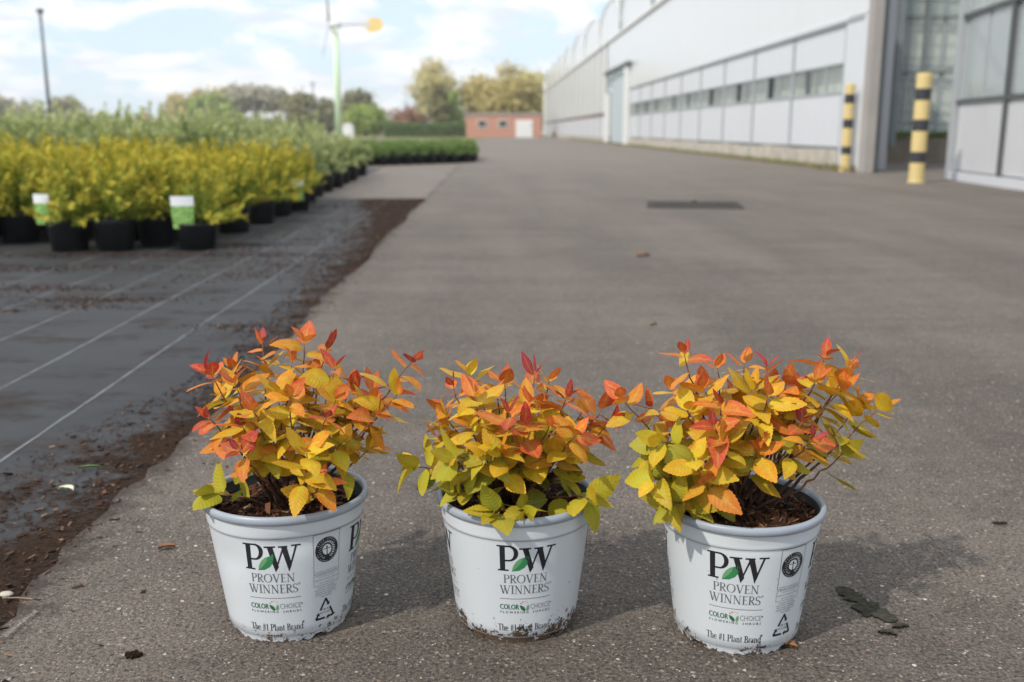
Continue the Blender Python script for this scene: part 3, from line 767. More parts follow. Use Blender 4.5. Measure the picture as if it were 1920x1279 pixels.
def leaf_mesh(seed):
    """a toothed oval leaf of unit length along +Y, folded on its midrib and curling at the tip"""
    r = random.Random(seed); n = 10
    wid = r.uniform(.275, .35); fold = r.uniform(.08, .5); cup = r.uniform(-.5, .9); curl = r.uniform(-.10, .42); twist = r.uniform(-.4, .4); wave = r.uniform(0, 6.28); side = r.uniform(-.12, .12)
    def w(t): return wid * (math.sin(PI * t ** 0.80) ** 0.74) * (1 - 0.20 * t) if 0 < t < 1 else 0
    def place(u, t):
        # u signed half width; bends: V fold, length curl, twist, gentle wave of the margin
        x = u; z = abs(u) * fold * (1 - .5 * t) - cup * u * u + 0.018 * math.sin(t * 8 + wave + (2 if u > 0 else 0)) * abs(u) / .28
        z -= curl * t * t
        a = twist * t
        return (x * math.cos(a) + side * t * t, t * (1 - 0.10 * curl * t), z + x * math.sin(a))
    v, f, uv, ut = [], [], [], []
    def nrm(u, t):
        e = .012; a, b = Vector(place(u + e, t)) - Vector(place(u - e, t)), Vector(place(u, min(1, t + e))) - Vector(place(u, max(0, t - e)))
        return a.cross(b).normalized()
    mid = []
    for i in range(n + 1):
        t = i / n; mid.append(len(v)); v.append(place(0, t)); uv.append((.5, t)); ut.append((0, t))
    for s in (-1, 1):
        notch, tip = [], []
        for i in range(n + 1):
            t = i / n; k = w(t) * (0.962 if t > .22 else 1.0)
            if i in (0, n): notch.append(mid[i]); continue
            notch.append(len(v)); v.append(place(s * k, t)); uv.append((.5 + s * .45, t)); ut.append((s * k, t))
        for i in range(n):
            t = (i + .78) / n; tt = min(1, t + 0.02); k = w(min(.999, t)) * (1.045 if t > .22 else 1.0)
            tip.append(len(v)); v.append(place(s * k, tt)); uv.append((.5 + s * .5, t)); ut.append((s * k, t))
        for i in range(n):
            m0, m1, n0, n1, tp = mid[i], mid[i + 1], notch[i], notch[i + 1], tip[i]
            for q in ((m0, n0, tp), (m0, tp, m1), (m1, tp, n1)):
                if len(set(q)) < 3: continue
                f.append(q if s > 0 else q[::-1])
    me = bpy.data.meshes.new('leaf'); me.from_pydata(v, [], f)
    ul = me.uv_layers.new(name='UVMap')
    for lp in me.loops: ul.data[lp.index].uv = uv[lp.vertex_index]
    me.polygons.foreach_set('use_smooth', [True] * len(me.polygons))
    me.materials.append(M['leaf']); me.update()
    me.normals_split_custom_set_from_vertices([nrm(*q) for q in ut])
    return me
LEAVES = [leaf_mesh(100 + i) for i in range(24)]

RED = [(0.42, 0.016, 0.030), (0.48, 0.024, 0.028), (0.38, 0.020, 0.060), (0.52, 0.04, 0.028)]
ORED = [(0.62, 0.11, 0.030), (0.66, 0.14, 0.030), (0.58, 0.085, 0.035)]
ORNG = [(0.68, 0.24, 0.022), (0.66, 0.20, 0.025), (0.70, 0.29, 0.025)]
YELL = [(0.68, 0.36, 0.020), (0.64, 0.37, 0.022), (0.70, 0.40, 0.025), (0.60, 0.33, 0.022)]
LIME = [(0.50, 0.375, 0.022), (0.43, 0.345, 0.024), (0.54, 0.40, 0.028), (0.39, 0.335, 0.03)]
OLIV = [(0.28, 0.25, 0.022), (0.22, 0.23, 0.025)]

def bez(a, b, c, t): return a * (1 - t) ** 2 + b * (2 * t * (1 - t)) + c * t * t
LEAF_PARTS = 298
def grow(root, pot_o, shoots, seed, soil_z):
    r = random.Random(seed); O = root.location; made = []
    def leaf(p, d, nrm, size, col, wide=1.0):
        d = d.normalized(); nrm = (nrm - nrm.dot(d) * d).normalized()
        x = d.cross(nrm).normalized()
        q_ = p + d * size; rp, rq = math.hypot(p.x - O.x, p.y - O.y), math.hypot(q_.x - O.x, q_.y - O.y)
        if rp < .093 and rq > .074 and q_.z < O.z + .172:          # lies over the rim instead of through it
            d = Vector((q_.x - p.x, q_.y - p.y, O.z + .174 - p.z)).normalized(); nrm = (Vector((0, 0, 1)) - d.z * d).normalized(); x = d.cross(nrm).normalized()
        elif q_.z < soil_z + .004 and rq < .08:
            d = Vector((q_.x - p.x, q_.y - p.y, soil_z + .008 - p.z)).normalized(); nrm = (Vector((0, 0, 1)) - d.z * d).normalized(); x = d.cross(nrm).normalized()
        roll = r.gauss(0, 0.28)
        q = Matrix.Rotation(roll, 3, d)
        nrm = q @ nrm; x = q @ x
        m = Matrix(((x.x * size * wide, d.x * size, nrm.x * size, p.x - O.x), (x.y * size * wide, d.y * size, nrm.y * size, p.y - O.y), (x.z * size * wide, d.z * size, nrm.z * size, p.z - O.z), (0, 0, 0, 1)))
        me = r.choice(LEAVES); b = r.uniform(.86, 1.12); g = r.uniform(.9, 1.1)
        made.append((size - .06 * (p.y - O.y), me, m, (min(1, col[0] * b), min(1, col[1] * b * g), col[2] * b, 1)))
    for (px, py, dy, kind) in shoots:
        tip = at(px, py, O.y + dy)
        ang = r.uniform(0, 6.28); br = r.uniform(.004, .020)
        base = Vector((O.x + br * math.cos(ang) + 0.06 * (tip.x - O.x), O.y + br * math.sin(ang) + 0.1 * dy, soil_z - .006))
        h = tip.z - base.z; hor = Vector((tip.x - base.x, tip.y - base.y, 0))
        low = kind in 'gl'
        if low: ctl = base + hor * 0.45 + Vector((0, 0, max(.03, h * .9)))
        else: ctl = base + hor * r.uniform(.42, .62) + Vector((0, 0, h * r.uniform(.40, .55)))
        N = 14; pts = [bez(base, ctl, tip, k / N) for k in range(N + 1)]
        pts = [p + Vector((r.gauss(0, .0012), r.gauss(0, .0012), r.gauss(0, .001))) * (1 if 0 < k < N else 0) for k, p in enumerate(pts)]
        L = sum((pts[k + 1] - pts[k]).length for k in range(N))
        mb = MB(); mb.v = []
        rel = [Vector(p) - O for p in pts]
        cut = 6
        mb.tube(rel[:cut + 1], [0.0022 - .0008 * k / N for k in range(cut + 1)], 6)
        st = mb.build('stem', M['oldstem'], root, True)
        mb = MB(); mb.tube(rel[cut:], [0.0016 - .0010 * (k + cut - 6) / (N - cut) for k in range(N - cut + 1)], 6)
        mb.build('shoot', M['stem'], root, True)
        # nodes from the tip down
        s = 0.0; idx = 0; phi = r.uniform(0, 6.28)
        start = {'r': 0, 'o': 2, 'y': 3, 'l': 4, 'g': 5}[kind]
        cover = {'r': .50, 'o': .46, 'y': .46, 'l': .55, 'g': .6}[kind]
        big = r.uniform(.9, 1.12)
        while s < L * cover:
            t = 1 - s / L; p = bez(base, ctl, tip, t)
            ax = (bez(base, ctl, tip, min(1, t + .04)) - bez(base, ctl, tip, max(0, t - .04))).normalized()
            e1 = ax.orthogonal().normalized(); e2 = ax.cross(e1)
            rad = e1 * math.cos(phi) + e2 * math.sin(phi)
            k = idx
            if kind in 'ro': spread = R(20 + min(52, 15.0 * k))
            else: spread = R(28 + min(45, 9 * k))
            spread += R(r.gauss(0, 9))
            d = ax * math.cos(spread) + rad * math.sin(spread)
            if k > 2: d.z -= 0.10 + 0.012 * k
            size = (0.021, 0.0245, 0.029, .0315, .034, .0345)[min(k, 5)] * big * r.uniform(.84, 1.18)
            if kind in 'yl': size = (0.027 + .0042 * min(k, 3)) * big * r.uniform(.8, 1.15)
            if kind == 'g': size = (0.027 + .0032 * min(k, 3)) * big * r.uniform(.8, 1.15)
            if k > 9: size *= .92
            hf = (p.z - soil_z) / 0.17
            if hf < .55 and kind in 'roy' and k > 4 and r.random() < .30: s += .011; idx += 1; phi += R(137.5); continue      # older leaves low on a stem have dropped
            g = k + start + r.choice((-1, 0, 0, 1))
            if kind == 'r':
                pal = RED if g < 2 else ORED if g < 5 else ORNG if g < 8 else YELL
            elif kind == 'o': pal = ORED if g < 4 else ORNG if g < 7 else YELL
            elif kind == 'y': pal = ORNG if g < 4 else YELL
            elif kind == 'l': pal = YELL if g < 6 else LIME
            else: pal = LIME
            if pal is YELL and hf < .62 and r.random() < (.75 - hf) * 1.0: pal = LIME
            if pal is LIME and hf < .35 and k > 5 and r.random() < .5: pal = OLIV
            if pal is ORNG and r.random() < .18: pal = YELL
            nrm = ax * 1.0 + Vector((0, 0, .55)) + Vector((r.gauss(0, .15), -.12, 0))
            if k < 2 and kind == 'r': nrm = -rad * .7 + ax
            leaf(p + d * .002, d, nrm, size, r.choice(pal), r.uniform(.88, 1.12) * (0.80 if (kind == 'r' and k < 2) else 1))
            step = (0.0022, 0.0024, 0.0034, 0.0052, 0.0085, .0115)[min(idx, 5)] * r.uniform(.8, 1.2)
            s += step; idx += 1; phi += R(137.5) + r.gauss(0, .2)

    made.sort(key=lambda q: -q[0])          # the nearest and largest leaves are parts, the few behind them one mesh
    for _, me, m, c in made[:LEAF_PARTS]:
        o = bpy.data.objects.new('leaf', me); C.objects.link(o); o.parent = root; o.matrix_basis = m; o.color = c
    rest = made[LEAF_PARTS:]
    if rest:
        V, F, UV, K = [], [], [], []
        for _, me, m, c in rest:
            b0 = len(V); V += [tuple(m @ v.co) for v in me.vertices]; K += [c] * len(me.vertices)
            for p in me.polygons: F.append(tuple(b0 + k for k in p.vertices))
            UV += [tuple(me.uv_layers[0].data[k].uv) for p in me.polygons for k in p.loop_indices]
        jm = bpy.data.meshes.new('leaves'); jm.from_pydata(V, [], F)
        ul = jm.uv_layers.new(name='UVMap'); ul.data.foreach_set('uv', np.array(UV, dtype=np.float32).ravel())
        ca = jm.color_attributes.new('Col', 'FLOAT_COLOR', 'POINT'); ca.data.foreach_set('color', np.array(K, dtype=np.float32).ravel())
        jm.polygons.foreach_set('use_smooth', [True] * len(jm.polygons)); jm.materials.append(M['leafjoined']); jm.update()
        NV = []
        for _, me, m, c in rest:
            m3 = m.to_3x3().inverted().transposed(); vn = [None] * len(me.vertices)
            for lp, cn in zip(me.loops, me.corner_normals): vn[lp.vertex_index] = (m3 @ cn.vector).normalized()
            NV += vn
        jm.normals_split_custom_set_from_vertices(NV)
        o = bpy.data.objects.new('leaves', jm); C.objects.link(o); o.parent = root; o['kind'] = 'stuff'

ZS = 1.055
def big_pot(loc, rz, label, shoots, seed, dirt, oval, dent, eco, soil_drop, tilt=0.0):
    root = thing('potted_shrub', label, 'potted plant', loc)
    def shape(a, r, z):
        k = 1 + oval * math.cos(2 * a) * -1 * (z / .156) ** 1.0
        if dent:
            for (a0, sa, z0, sz, amp) in dent:
                da = (a - a0 + PI) % (2 * PI) - PI
                r = r - amp * math.exp(-(da / sa) ** 2 - ((z - z0) / sz) ** 2)
        r = r * k
        return (r * math.sin(a), -r * math.cos(a), z * ZS)
    N = 192
    # outer wall with a notched foot ring
    fr = random.Random(seed); lob = [(0.3 + 0.7 * fr.random()) for _ in range(N)]
    mb = MB(); prof = [(wall_r(z), z) for z in POT_PROF]
    prof[0] = (wall_r(.0085) - .0008, .0085)
    mb.lathe(prof, N, shape)
    w = mb.build('pot', m_pot(seed, dirt, seed * 1.7), root, True)
    mb = MB()
    for j in range(N):
        def foot(jj):
            jj %= N
            a = 2 * PI * jj / N; c = (jj % 16)
            hgt = 0.0024 * lob[(jj // 6) % N] * (.5 + .5 * math.cos(2 * PI * jj / 6)) ** 1.5
            if (jj // 6) % 8 == 3: hgt = .0055 * math.sin(PI * (jj % 6 + .5) / 6) ** .4
            return [shape(a, .0720, .0086), shape(a, .0712, .005), shape(a, .0700, hgt), shape(a, .0655, hgt), shape(a, .0650, .009)]
        A, B = foot(j), foot((j + 1) % N)
        for k in range(4): mb.quad(A[k], B[k], B[k + 1], A[k + 1])
    mb.build('foot_ring', w.data.materials[0], w)
    mb = MB(); mb.lathe([(.0640, .0078), (.0, .0078)], 48, shape); mb.build('base', M['potin'], w)
    # rolled rim
    mb = MB()
    mb.lathe([(.0900, .1468), (.0945, .1462), (.0962, .1480), (.0968, .1510), (.0962, .1538), (.0946, .1556), (.0925, .1560), (.0908, .1552), (.0896, .1530), (.0890, .1500)], N, shape)
    mb.build('rim', M['rim'], w, True)
    mb = MB(); mb.lathe([(.0890, .1500), (.0876, .138), (.0840, .134)], 64, shape); mb.build('inner_wall', M['potin'], w, True)
    # moulded line round the collar and round the foot
    mb = MB(); mb.lathe([(wall_r(.1284) + .0004, .1284), (wall_r(.1292) + .0003, .1292)], N, shape); mb.build('moulded_line', M['crease'], w)
    mb = MB(); mb.lathe([(.0743, .0087), (.0744, .0093)], N, shape); mb.build('moulded_line', M['crease'], w)
    # print
    lay = [0]
    def put(u_off, items):
        for nm, ink, polys in items:
            mb = MB()
            lay[0] += 1
            for i, p in enumerate(polys):
                lift = .00016 + .00002 * lay[0] + .0000011 * (i % 40)
                if len(p) > 4: tris = [[p[k] for k in t] for t in tessellate_polygon([[Vector((x, y, 0)) for x, y in p]])]
                elif len(p) == 4: tris = [[p[0], p[1], p[2]], [p[0], p[2], p[3]]]
                else: tris = [list(p)]
                while tris:                # cut finely enough to follow the round wall
                    t_ = tris.pop()
                    es = [(abs(t_[k][0] - t_[k - 1][0]) + .6 * abs(t_[k][1] - t_[k - 1][1]), k) for k in range(3)]
                    m_, k = max(es)
                    if m_ > .0045:
                        a_, b_, c_ = t_[k - 1], t_[k], t_[(k + 1) % 3]; h_ = ((a_[0] + b_[0]) / 2, (a_[1] + b_[1]) / 2)
                        tris += [[a_, h_, c_], [h_, b_, c_]]; continue
                    ii = len(mb.v)
                    for (u, v) in t_: mb.v.append(shape((u + u_off) / 0.0845 + rz, wall_r(v) + lift, v))
                    ar_ = (t_[1][0] - t_[0][0]) * (t_[2][1] - t_[0][1]) - (t_[2][0] - t_[0][0]) * (t_[1][1] - t_[0][1])
                    mb.f.append((ii, ii + 1, ii + 2) if ar_ > 0 else (ii, ii + 2, ii + 1))
            mb.build(nm, M[ink], w)
        lay[0] = 0
    qt = PI / 2 * .0845
    for k in (-1, 0, 1, 2): put(k * qt, main_print())
    if eco: put(qt * .49, eco_print(0.0))
    # soil: a lumpy disc, then bark shreds lying on it
    sz = (.156 - soil_drop) * ZS
    mb = MB(); sr = random.Random(seed + 50); nr_ = 14
    cen = len(mb.v)
    grid = []
    for i in range(nr_ + 1):
        for j in range(40):
            rr = .0868 * i / nr_; a = 2 * PI * j / 40
            x, y, _ = shape(a, rr, sz)
            z = sz + .0045 * (1 - (i / nr_) ** 2) + .0022 * math.sin(x * 130 + seed) * math.cos(y * 150) + sr.uniform(-.0012, .0012)
            mb.v.append((x, y, z))
    for i in range(nr_):
        for j in range(40):
            a, b = i * 40 + j, i * 40 + (j + 1) % 40
            mb.f.append((a, b, b + 40, a + 40))
    mb.build('soil', M['soil'], root, True)
    pts, szs = [], []
    for _ in range(1500):
        rr = .0785 * math.sqrt(sr.random()); a = sr.uniform(0, 6.28)
        x, y, _z = shape(a, rr, sz)
        pts.append((x, y, sz + .0045 * (1 - (rr / .0885) ** 2))); szs.append(sr.choice((.004, .006, .008, .011, .016, .02)))
    chips('bark_mulch', pts, szs, seed + 9, flat=.35, z=.0008, wr=(.08, .26), parent=root,
          pal=[(0.10, 0.040, 0.020), (0.055, 0.026, 0.015), (0.17, 0.075, 0.036), (0.03, 0.016, 0.011), (0.24, 0.13, 0.07), (0.42, 0.29, 0.19)])
    grow(root, w, shoots, seed, loc[2] + sz)
    if tilt: pass
    return root

pot_loc = []
for (px, py) in ((549, 1204), (968, 1206), (1375, 1227)):
    g = ground(px, py); k = (Vector((g.x, g.y, 0)).length + .0705) / Vector((g.x, g.y, 0)).length
    pot_loc.append((g.x * k, g.y * k, 0.0))
SH1 = [(395, 700, -.02, 'r'), (492, 645, .05, 'r'), (440, 690, .02, 'o'), (612, 655, .06, 'r'), (628, 690, -.01, 'r'), (662, 728, .02, 'r'), (775, 676, .02, 'r'), (612, 785, -.075, 'r'),
       (712, 775, -.03, 'r'), (475, 770, -.08, 'o'), (455, 800, -.06, 'r'), (448, 845, -.08, 'r'), (392, 785, -.03, 'r'), (548, 680, .01, 'o'), (575, 850, -.10, 'y'), (600, 905, -.085, 'o'),
       (402, 925, -.03, 'l'), (695, 840, -.02, 'y'), (745, 740, .0, 'o'), (520, 735, -.04, 'y'), (560, 720, .05, 'o'), (700, 730, .06, 'o'), (650, 790, .03, 'y'), (420, 745, .05, 'y'), (500, 690, .03, 'o'), (590, 700, .02, 'o'), (545, 745, -.06, 'o'), (630, 750, -.03, 'o'), (440, 720, -.04, 'o'), (690, 755, .0, 'o'), (570, 640, .03, 'o'), (480, 830, -.05, 'y'), (640, 830, -.06, 'y')]
SH2 = [(850, 725, -.02, 'r'), (880, 700, .03, 'y'), (1003, 700, -.01, 'r'), (945, 715, .05, 'o'), (955, 775, -.08, 'r'), (985, 800, -.075, 'r'), (1062, 745, -.02, 'r'), (1130, 765, .02, 'r'), (1145, 795, -.02, 'r'),
       (1080, 815, -.07, 'o'), (905, 760, .0, 'o'), (990, 755, -.04, 'o'), (1040, 780, .03, 'o'), (820, 820, -.03, 'o'), (780, 875, -.03, 'l'), (850, 860, -.07, 'l'), (910, 850, -.08, 'l'),
       (1105, 935, -.06, 'l'), (925, 965, -.085, 'g'), (985, 850, -.03, 'l'), (1045, 860, -.04, 'y'), (880, 800, -.05, 'y'), (1095, 765, .05, 'o'), (830, 770, .04, 'o'), (985, 965, -.085, 'g'), (860, 920, -.05, 'g'), (935, 810, -.06, 'y'), (1060, 900, -.02, 'g'), (1010, 820, .05, 'y'), (930, 735, .01, 'o'), (1030, 715, .04, 'o'), (890, 740, -.05, 'o'), (1010, 760, .02, 'o'), (1110, 800, .02, 'o'), (940, 850, -.085, 'y'), (1030, 800, -.06, 'o'), (840, 800, .02, 'y')]
SH3 = [(1283, 665, -.02, 'r'), (1165, 745, .0, 'o'), (1222, 765, .02, 'r'), (1262, 730, .04, 'o'), (1352, 760, -.06, 'r'), (1340, 800, -.075, 'r'), (1395, 680, .04, 'o'), (1440, 690, .0, 'r'), (1548, 670, .01, 'r'), (1592, 690, .04, 'o'),
       (1650, 765, .0, 'y'), (1345, 690, .02, 'o'), (1525, 825, -.075, 'r'), (1505, 790, -.05, 'r'), (1495, 730, .02, 'o'), (1470, 770, -.03, 'y'), (1300, 860, -.09, 'y'), (1225, 900, -.075, 'l'), (1250, 950, -.085, 'g'), (1325, 905, -.09, 'o'),
       (1580, 850, .0, 'y'), (1605, 765, .02, 'y'), (1240, 830, -.06, 'l'), (1410, 730, -.02, 'y'), (1290, 770, -.04, 'y'), (1420, 845, -.06, 'o'), (1560, 740, .05, 'y'), (1400, 800, .03, 'y'), (1280, 930, -.06, 'g'), (1320, 730, -.03, 'o'), (1475, 720, .0, 'o'), (1380, 750, .03, 'o'), (1530, 715, -.02, 'o'), (1265, 800, -.02, 'o'), (1440, 740, -.05, 'o'), (1220, 860, -.04, 'l'), (1580, 730, .0, 'o'), (1360, 830, -.08, 'y')]
def facing(l): return -math.atan2(l[0], l[1])
ca, cb, ccx = pot_loc
big_pot(ca, facing(ca) + R(-13), 'orange and red leaved shrub in the dented white printed pot, leftmost of the three', SH1, 31, 0.95, 0.035, [(facing(ca) + R(4), .55, .122, .012, .0034), (facing(ca) - R(50), .3, .10, .02, .0022), (facing(ca) + R(38), .25, .115, .02, .002)], True, .020)
big_pot(cb, facing(cb) + R(8), 'orange and yellow leaved shrub in the muddy-footed white printed pot between the other two', SH2, 47, 1.35, 0.0, None, False, .022)
big_pot(ccx, facing(ccx) + R(0), 'left-leaning orange and yellow shrub in the rightmost white printed pot, bark mulch showing', SH3, 58, 0.92, 0.01, [(facing(ccx) + R(12), .35, .133, .008, .0016)], True, .014)

# ------------------------------------------------------------------ fallen leaves and scraps on the ground
def scrap(name, label, cat, px, py, l, w, mat, rz, lift=.006, bend=.3):
    g = ground(px, py); mb = MB(); n = 14; er = random.Random(px)
    rows = []
    for i in range(n + 1):
        t = i / n; hw = w / 2 * max(.08, math.sin(PI * (t * .92 + .04)) ** .8); z = lift * (1 - (2 * t - 1) ** 2) * bend + .002
        rg = .55 if 'crushed' in name else .85; z -= .0013 * ('crushed' in name); ha_, hb_ = hw * er.uniform(rg, 1.15), hw * er.uniform(rg, 1.15); sw = .12 * w * math.sin(t * 5 + px)
        rows.append(((l * (t - .5), sw - ha_, z + lift * .5), (l * (t - .5), sw, z), (l * (t - .5), sw + hb_, z + lift * .35)))
    for a, b in zip(rows[:-1], rows[1:]):
        mb.quad(a[0], b[0], b[1], a[1]); mb.quad(a[1], b[1], b[2], a[2])
    low = [[(x, y, z - .0012) for x, y, z in rw] for rw in rows]
    for a, b in zip(low[:-1], low[1:]):
        mb.quad(a[1], b[1], b[0], a[0]); mb.quad(a[2], b[2], b[1], a[1])
    o = mb.build(name, mat, None, True); o.location = (g.x, g.y, 0.001); o.rotation_euler = (0, 0, rz)
    return tag(o, label, cat)
scrap('fallen_leaf', 'curled pale cream leaf lying on the mulch strip', 'leaf', 124, 921, .030, .016, M['paleleaf'], R(-20), .008)
scrap('fallen_leaf', 'narrow green leaf lying on the mulch strip beyond the pale curled one', 'leaf', 167, 880, .040, .008, M['greenleaf'], R(8), .006)
scrap('fallen_leaf', 'small brown dry leaf lying on the asphalt left of the dented pot', 'leaf', 313, 1030, .024, .012, M['dryleaf'], R(15), .006)
scrap('fallen_leaf', 'brown dry leaf alone on the middle of the road', 'leaf', 1205, 480, .066, .06, M['dryleaf'], R(10), .012, .6)
scrap('fallen_leaf', 'small green leaf alone on the road behind the rightmost printed pot', 'leaf', 1224, 610, .028, .016, M['greenleaf'], R(30), .008)
scrap('fallen_leaf', 'brown leaf caught under the foot of the rightmost printed pot', 'leaf', 1470, 1212, .030, .018, M['dryleaf'], R(-30), .007)
scrap('fallen_leaf', 'brown dry leaf on the drain cover in the road', 'leaf', 1300, 380, .05, .045, M['dryleaf'], R(10), .016, .6)
scrap('crushed_leaf', 'large dark crushed leaf flattened on the asphalt right of the pots', 'leaf', 1640, 1150, .058, .044, M['wetleaf'], R(-38), .0008)
scrap('crushed_leaf', 'dark torn leaf half in shade beside the rightmost pot', 'leaf', 1597, 1118, .052, .030, M['wetleaf'], R(-58), .0008)
scrap('crushed_leaf', 'smallest dark leaf fragment, nearest the bottom edge of the road', 'leaf', 1664, 1190, .022, .014, M['wetleaf'], R(-25), .004)
scrap('crushed_leaf', 'thin dark leaf fragment right of the large crushed leaf', 'leaf', 1688, 1177, .022, .010, M['wetleaf'], R(5), .003)
scrap('crushed_leaf', 'dark sliver of leaf alone at the right side of the asphalt', 'leaf', 1875, 983, .022, .010, M['wetleaf'], R(-5), .003)
g = ground(248, 1231); mb = MB(); lr = random.Random(2)
for _ in range(26):
    mb.box(-.003, .003, -.002, .002, 0, .003, Matrix.Translation((lr.gauss(0, .0028), lr.gauss(0, .0022), lr.uniform(0, .002))) @ Matrix.Rotation(lr.uniform(0, 6), 4, 'Z') @ Matrix.Rotation(lr.uniform(-.6, .6), 4, 'X'))
o = mb.build('soil_clod', M['soil']); o.location = (g.x, g.y, 0.0); tag(o, 'crumbled dark soil clod on the asphalt at the lower left', 'soil clod')
g = ground(33, 1124)
o = MB().tube([(-.02, 0, .0016), (0, .001, .002), (.02, -.001, .0016)], .0009, 6).build('twig', M['twig']); o.location = (g.x, g.y, 0); o.rotation_euler = (0, 0, R(-4)); tag(o, 'thin dry straw on the road edge at the lower left', 'twig')
g = ground(12, 1117); mb = MB(); mb.lathe([(.001, 0), (.012, .0), (.016, .006), (.012, .013), (.004, .016), (.0005, .0162)], 9)
o = mb.build('pebble', M['concrete'], None, True); o.location = (g.x, g.y, 0.0); o.scale = (.6, .4, .35); tag(o, 'pale grey pebble on the edge of the road at the lower left', 'stone')

# drain cover in the road
mc = thing('drain_cover', 'dark cast iron drain cover set in the middle of the road', 'drain cover', (1.61, 8.02, 0))
mc.rotation_euler = (0, 0, R(-9))
for (x0, x1, y0, y1) in ((-.37, .37, -.36, -.325), (-.37, .37, .325, .36), (-.37, -.335, -.32, .32), (.335, .37, -.32, .32)):
    MB().box(x0, x1, y0, y1, -.02, .006).build('frame', M['castiron'], mc)
MB().box(-.33, .33, -.32, .32, -.02, .001).build('lid', M['castiron'], mc)
for k in range(-6, 7): MB().box(k * .05 - .013, k * .05 + .013, -.31, .31, .0015, .0075).build('rib', M['castiron'], mc)

# ------------------------------------------------------------------ the container beds at the left
def pot_black(rad, h, name='pot'):
    mb = MB(); mb.lathe([(.001, .004), (rad * .80, .004), (rad * .80, 0), (rad * .82, 0), (rad * .95, h * .84), (rad * .97, h * .85), (rad * .985, h * .97), (rad * .99, h), (rad * .93, h), (rad * .90, h * .9), (.001, h * .9)], 20)
    return mb
def shrub_cards(seed, nsh, reach, height, z0, leaf, wide, pals, per, arch=.5, upright=.5, gap=None):
    r = random.Random(seed); P, D, N_, L, W, K = [], [], [], [], [], []
    for i in range(nsh):
        a = r.uniform(0, 6.28); q = math.sqrt(r.random())
        tipv = Vector((math.cos(a) * reach * q, math.sin(a) * reach * q, z0 + height * (1 - .92 * q ** 2.4) * r.uniform(.72, 1.12)))
        base = Vector((math.cos(a) * .02, math.sin(a) * .02, z0 - .02))
        ctl = base.lerp(tipv, .5) + Vector((-math.cos(a) * reach * .12, -math.sin(a) * reach * .12, height * .22 * upright)) 
        for k in range(per):
            t = .22 + .80 * (k + r.random()) / per; t = min(t, 1)
            p = bez(base, ctl, tipv, t); ax = (bez(base, ctl, tipv, min(1, t + .05)) - bez(base, ctl, tipv, t - .05)).normalized()
            e1 = ax.orthogonal().normalized(); e2 = ax.cross(e1); f = r.uniform(0, 6.28)
            d = ax * .75 + (e1 * math.cos(f) + e2 * math.sin(f)) * r.uniform(.5, 1.0)
            if gap and gap[0] < p.x < gap[1] and p.y < gap[2] and p.z < .36: continue       # pushed aside by the tag
            P.append(p); D.append(d); N_.append(ax + Vector((r.gauss(0, .3), r.gauss(0, .3), .5)))
            l = leaf * r.uniform(.7, 1.25); L.append(l); W.append(l * wide * r.uniform(.8, 1.2))
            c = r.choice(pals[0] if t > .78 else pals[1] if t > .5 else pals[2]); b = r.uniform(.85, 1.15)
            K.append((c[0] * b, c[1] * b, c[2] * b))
    return cards_mesh('foliage', P, D, N_, L, W, K, M['foliage'])

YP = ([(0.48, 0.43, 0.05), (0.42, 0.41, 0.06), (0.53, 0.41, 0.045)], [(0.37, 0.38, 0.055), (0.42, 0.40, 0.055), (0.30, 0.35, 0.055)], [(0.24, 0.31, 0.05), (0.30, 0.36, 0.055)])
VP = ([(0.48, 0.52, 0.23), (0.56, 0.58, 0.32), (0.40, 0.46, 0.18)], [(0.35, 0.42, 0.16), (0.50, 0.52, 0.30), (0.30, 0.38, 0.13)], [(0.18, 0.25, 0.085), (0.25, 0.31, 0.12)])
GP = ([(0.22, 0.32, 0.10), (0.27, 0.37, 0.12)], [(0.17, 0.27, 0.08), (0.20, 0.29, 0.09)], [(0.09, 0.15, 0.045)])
me_yp = pot_black(.105, .145).build('pot', M['blackpot'], None, True).data
me_vp = pot_black(.125, .20).build('pot', M['blackpot'], None, True).data
me_gp = pot_black(.105, .16).build('pot', M['blackpot'], None, True).data
for o in [o for o in C.objects if o.name.startswith('pot') and o.parent is None and o.type == 'MESH' and o.data in (me_yp, me_vp, me_gp)]: bpy.data.objects.remove(o)
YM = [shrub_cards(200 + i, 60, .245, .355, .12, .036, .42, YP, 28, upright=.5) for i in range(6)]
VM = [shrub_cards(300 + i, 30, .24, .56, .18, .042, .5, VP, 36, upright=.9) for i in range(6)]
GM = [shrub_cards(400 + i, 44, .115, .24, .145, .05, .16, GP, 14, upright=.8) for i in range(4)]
brg = random.Random(17)
def bed_plant(x, y, pm, fm, name, label, group, sc=1.0, rz=None):
    t = thing(name, label, 'potted plant', (x, y, 0), brg.uniform(0, 6.28) if rz is None else rz, group); t.scale = (sc, sc, sc * brg.uniform(.92, 1.08))
    p = link_mesh('pot', pm, t); p.rotation_euler = (R(brg.uniform(-1.5, 1.5)), R(brg.uniform(-1.5, 1.5)), 0)
    link_mesh('foliage', brg.choice(fm), t)
    return t
front = [(28, 456, 'yellow shrub in the leftmost black pot of the front row'),
         (119, 472, 'yellow leaved shrub in the black pot standing beside the narrow white-topped tag'),
         (205, 472, 'yellow leaved shrub in the foremost black pot between the two nearest tags'),
         (287, 462, 'yellow shrub in a black pot set slightly back, left of the wide tag'),
         (362, 470, 'yellow shrub in the black corner pot carrying the wide white-topped tag'),
         (432, 437, 'yellow shrub in the black pot right behind the corner pot'),
         (482, 421, 'yellow shrub in a black pot, second behind the corner pot, road side'),
         (517, 406, 'yellow shrub in the black pot just before the one with the farthest tag'),
         (553, 396, 'yellow shrub in the black pot carrying the farthest and smallest tag')]
placed = []
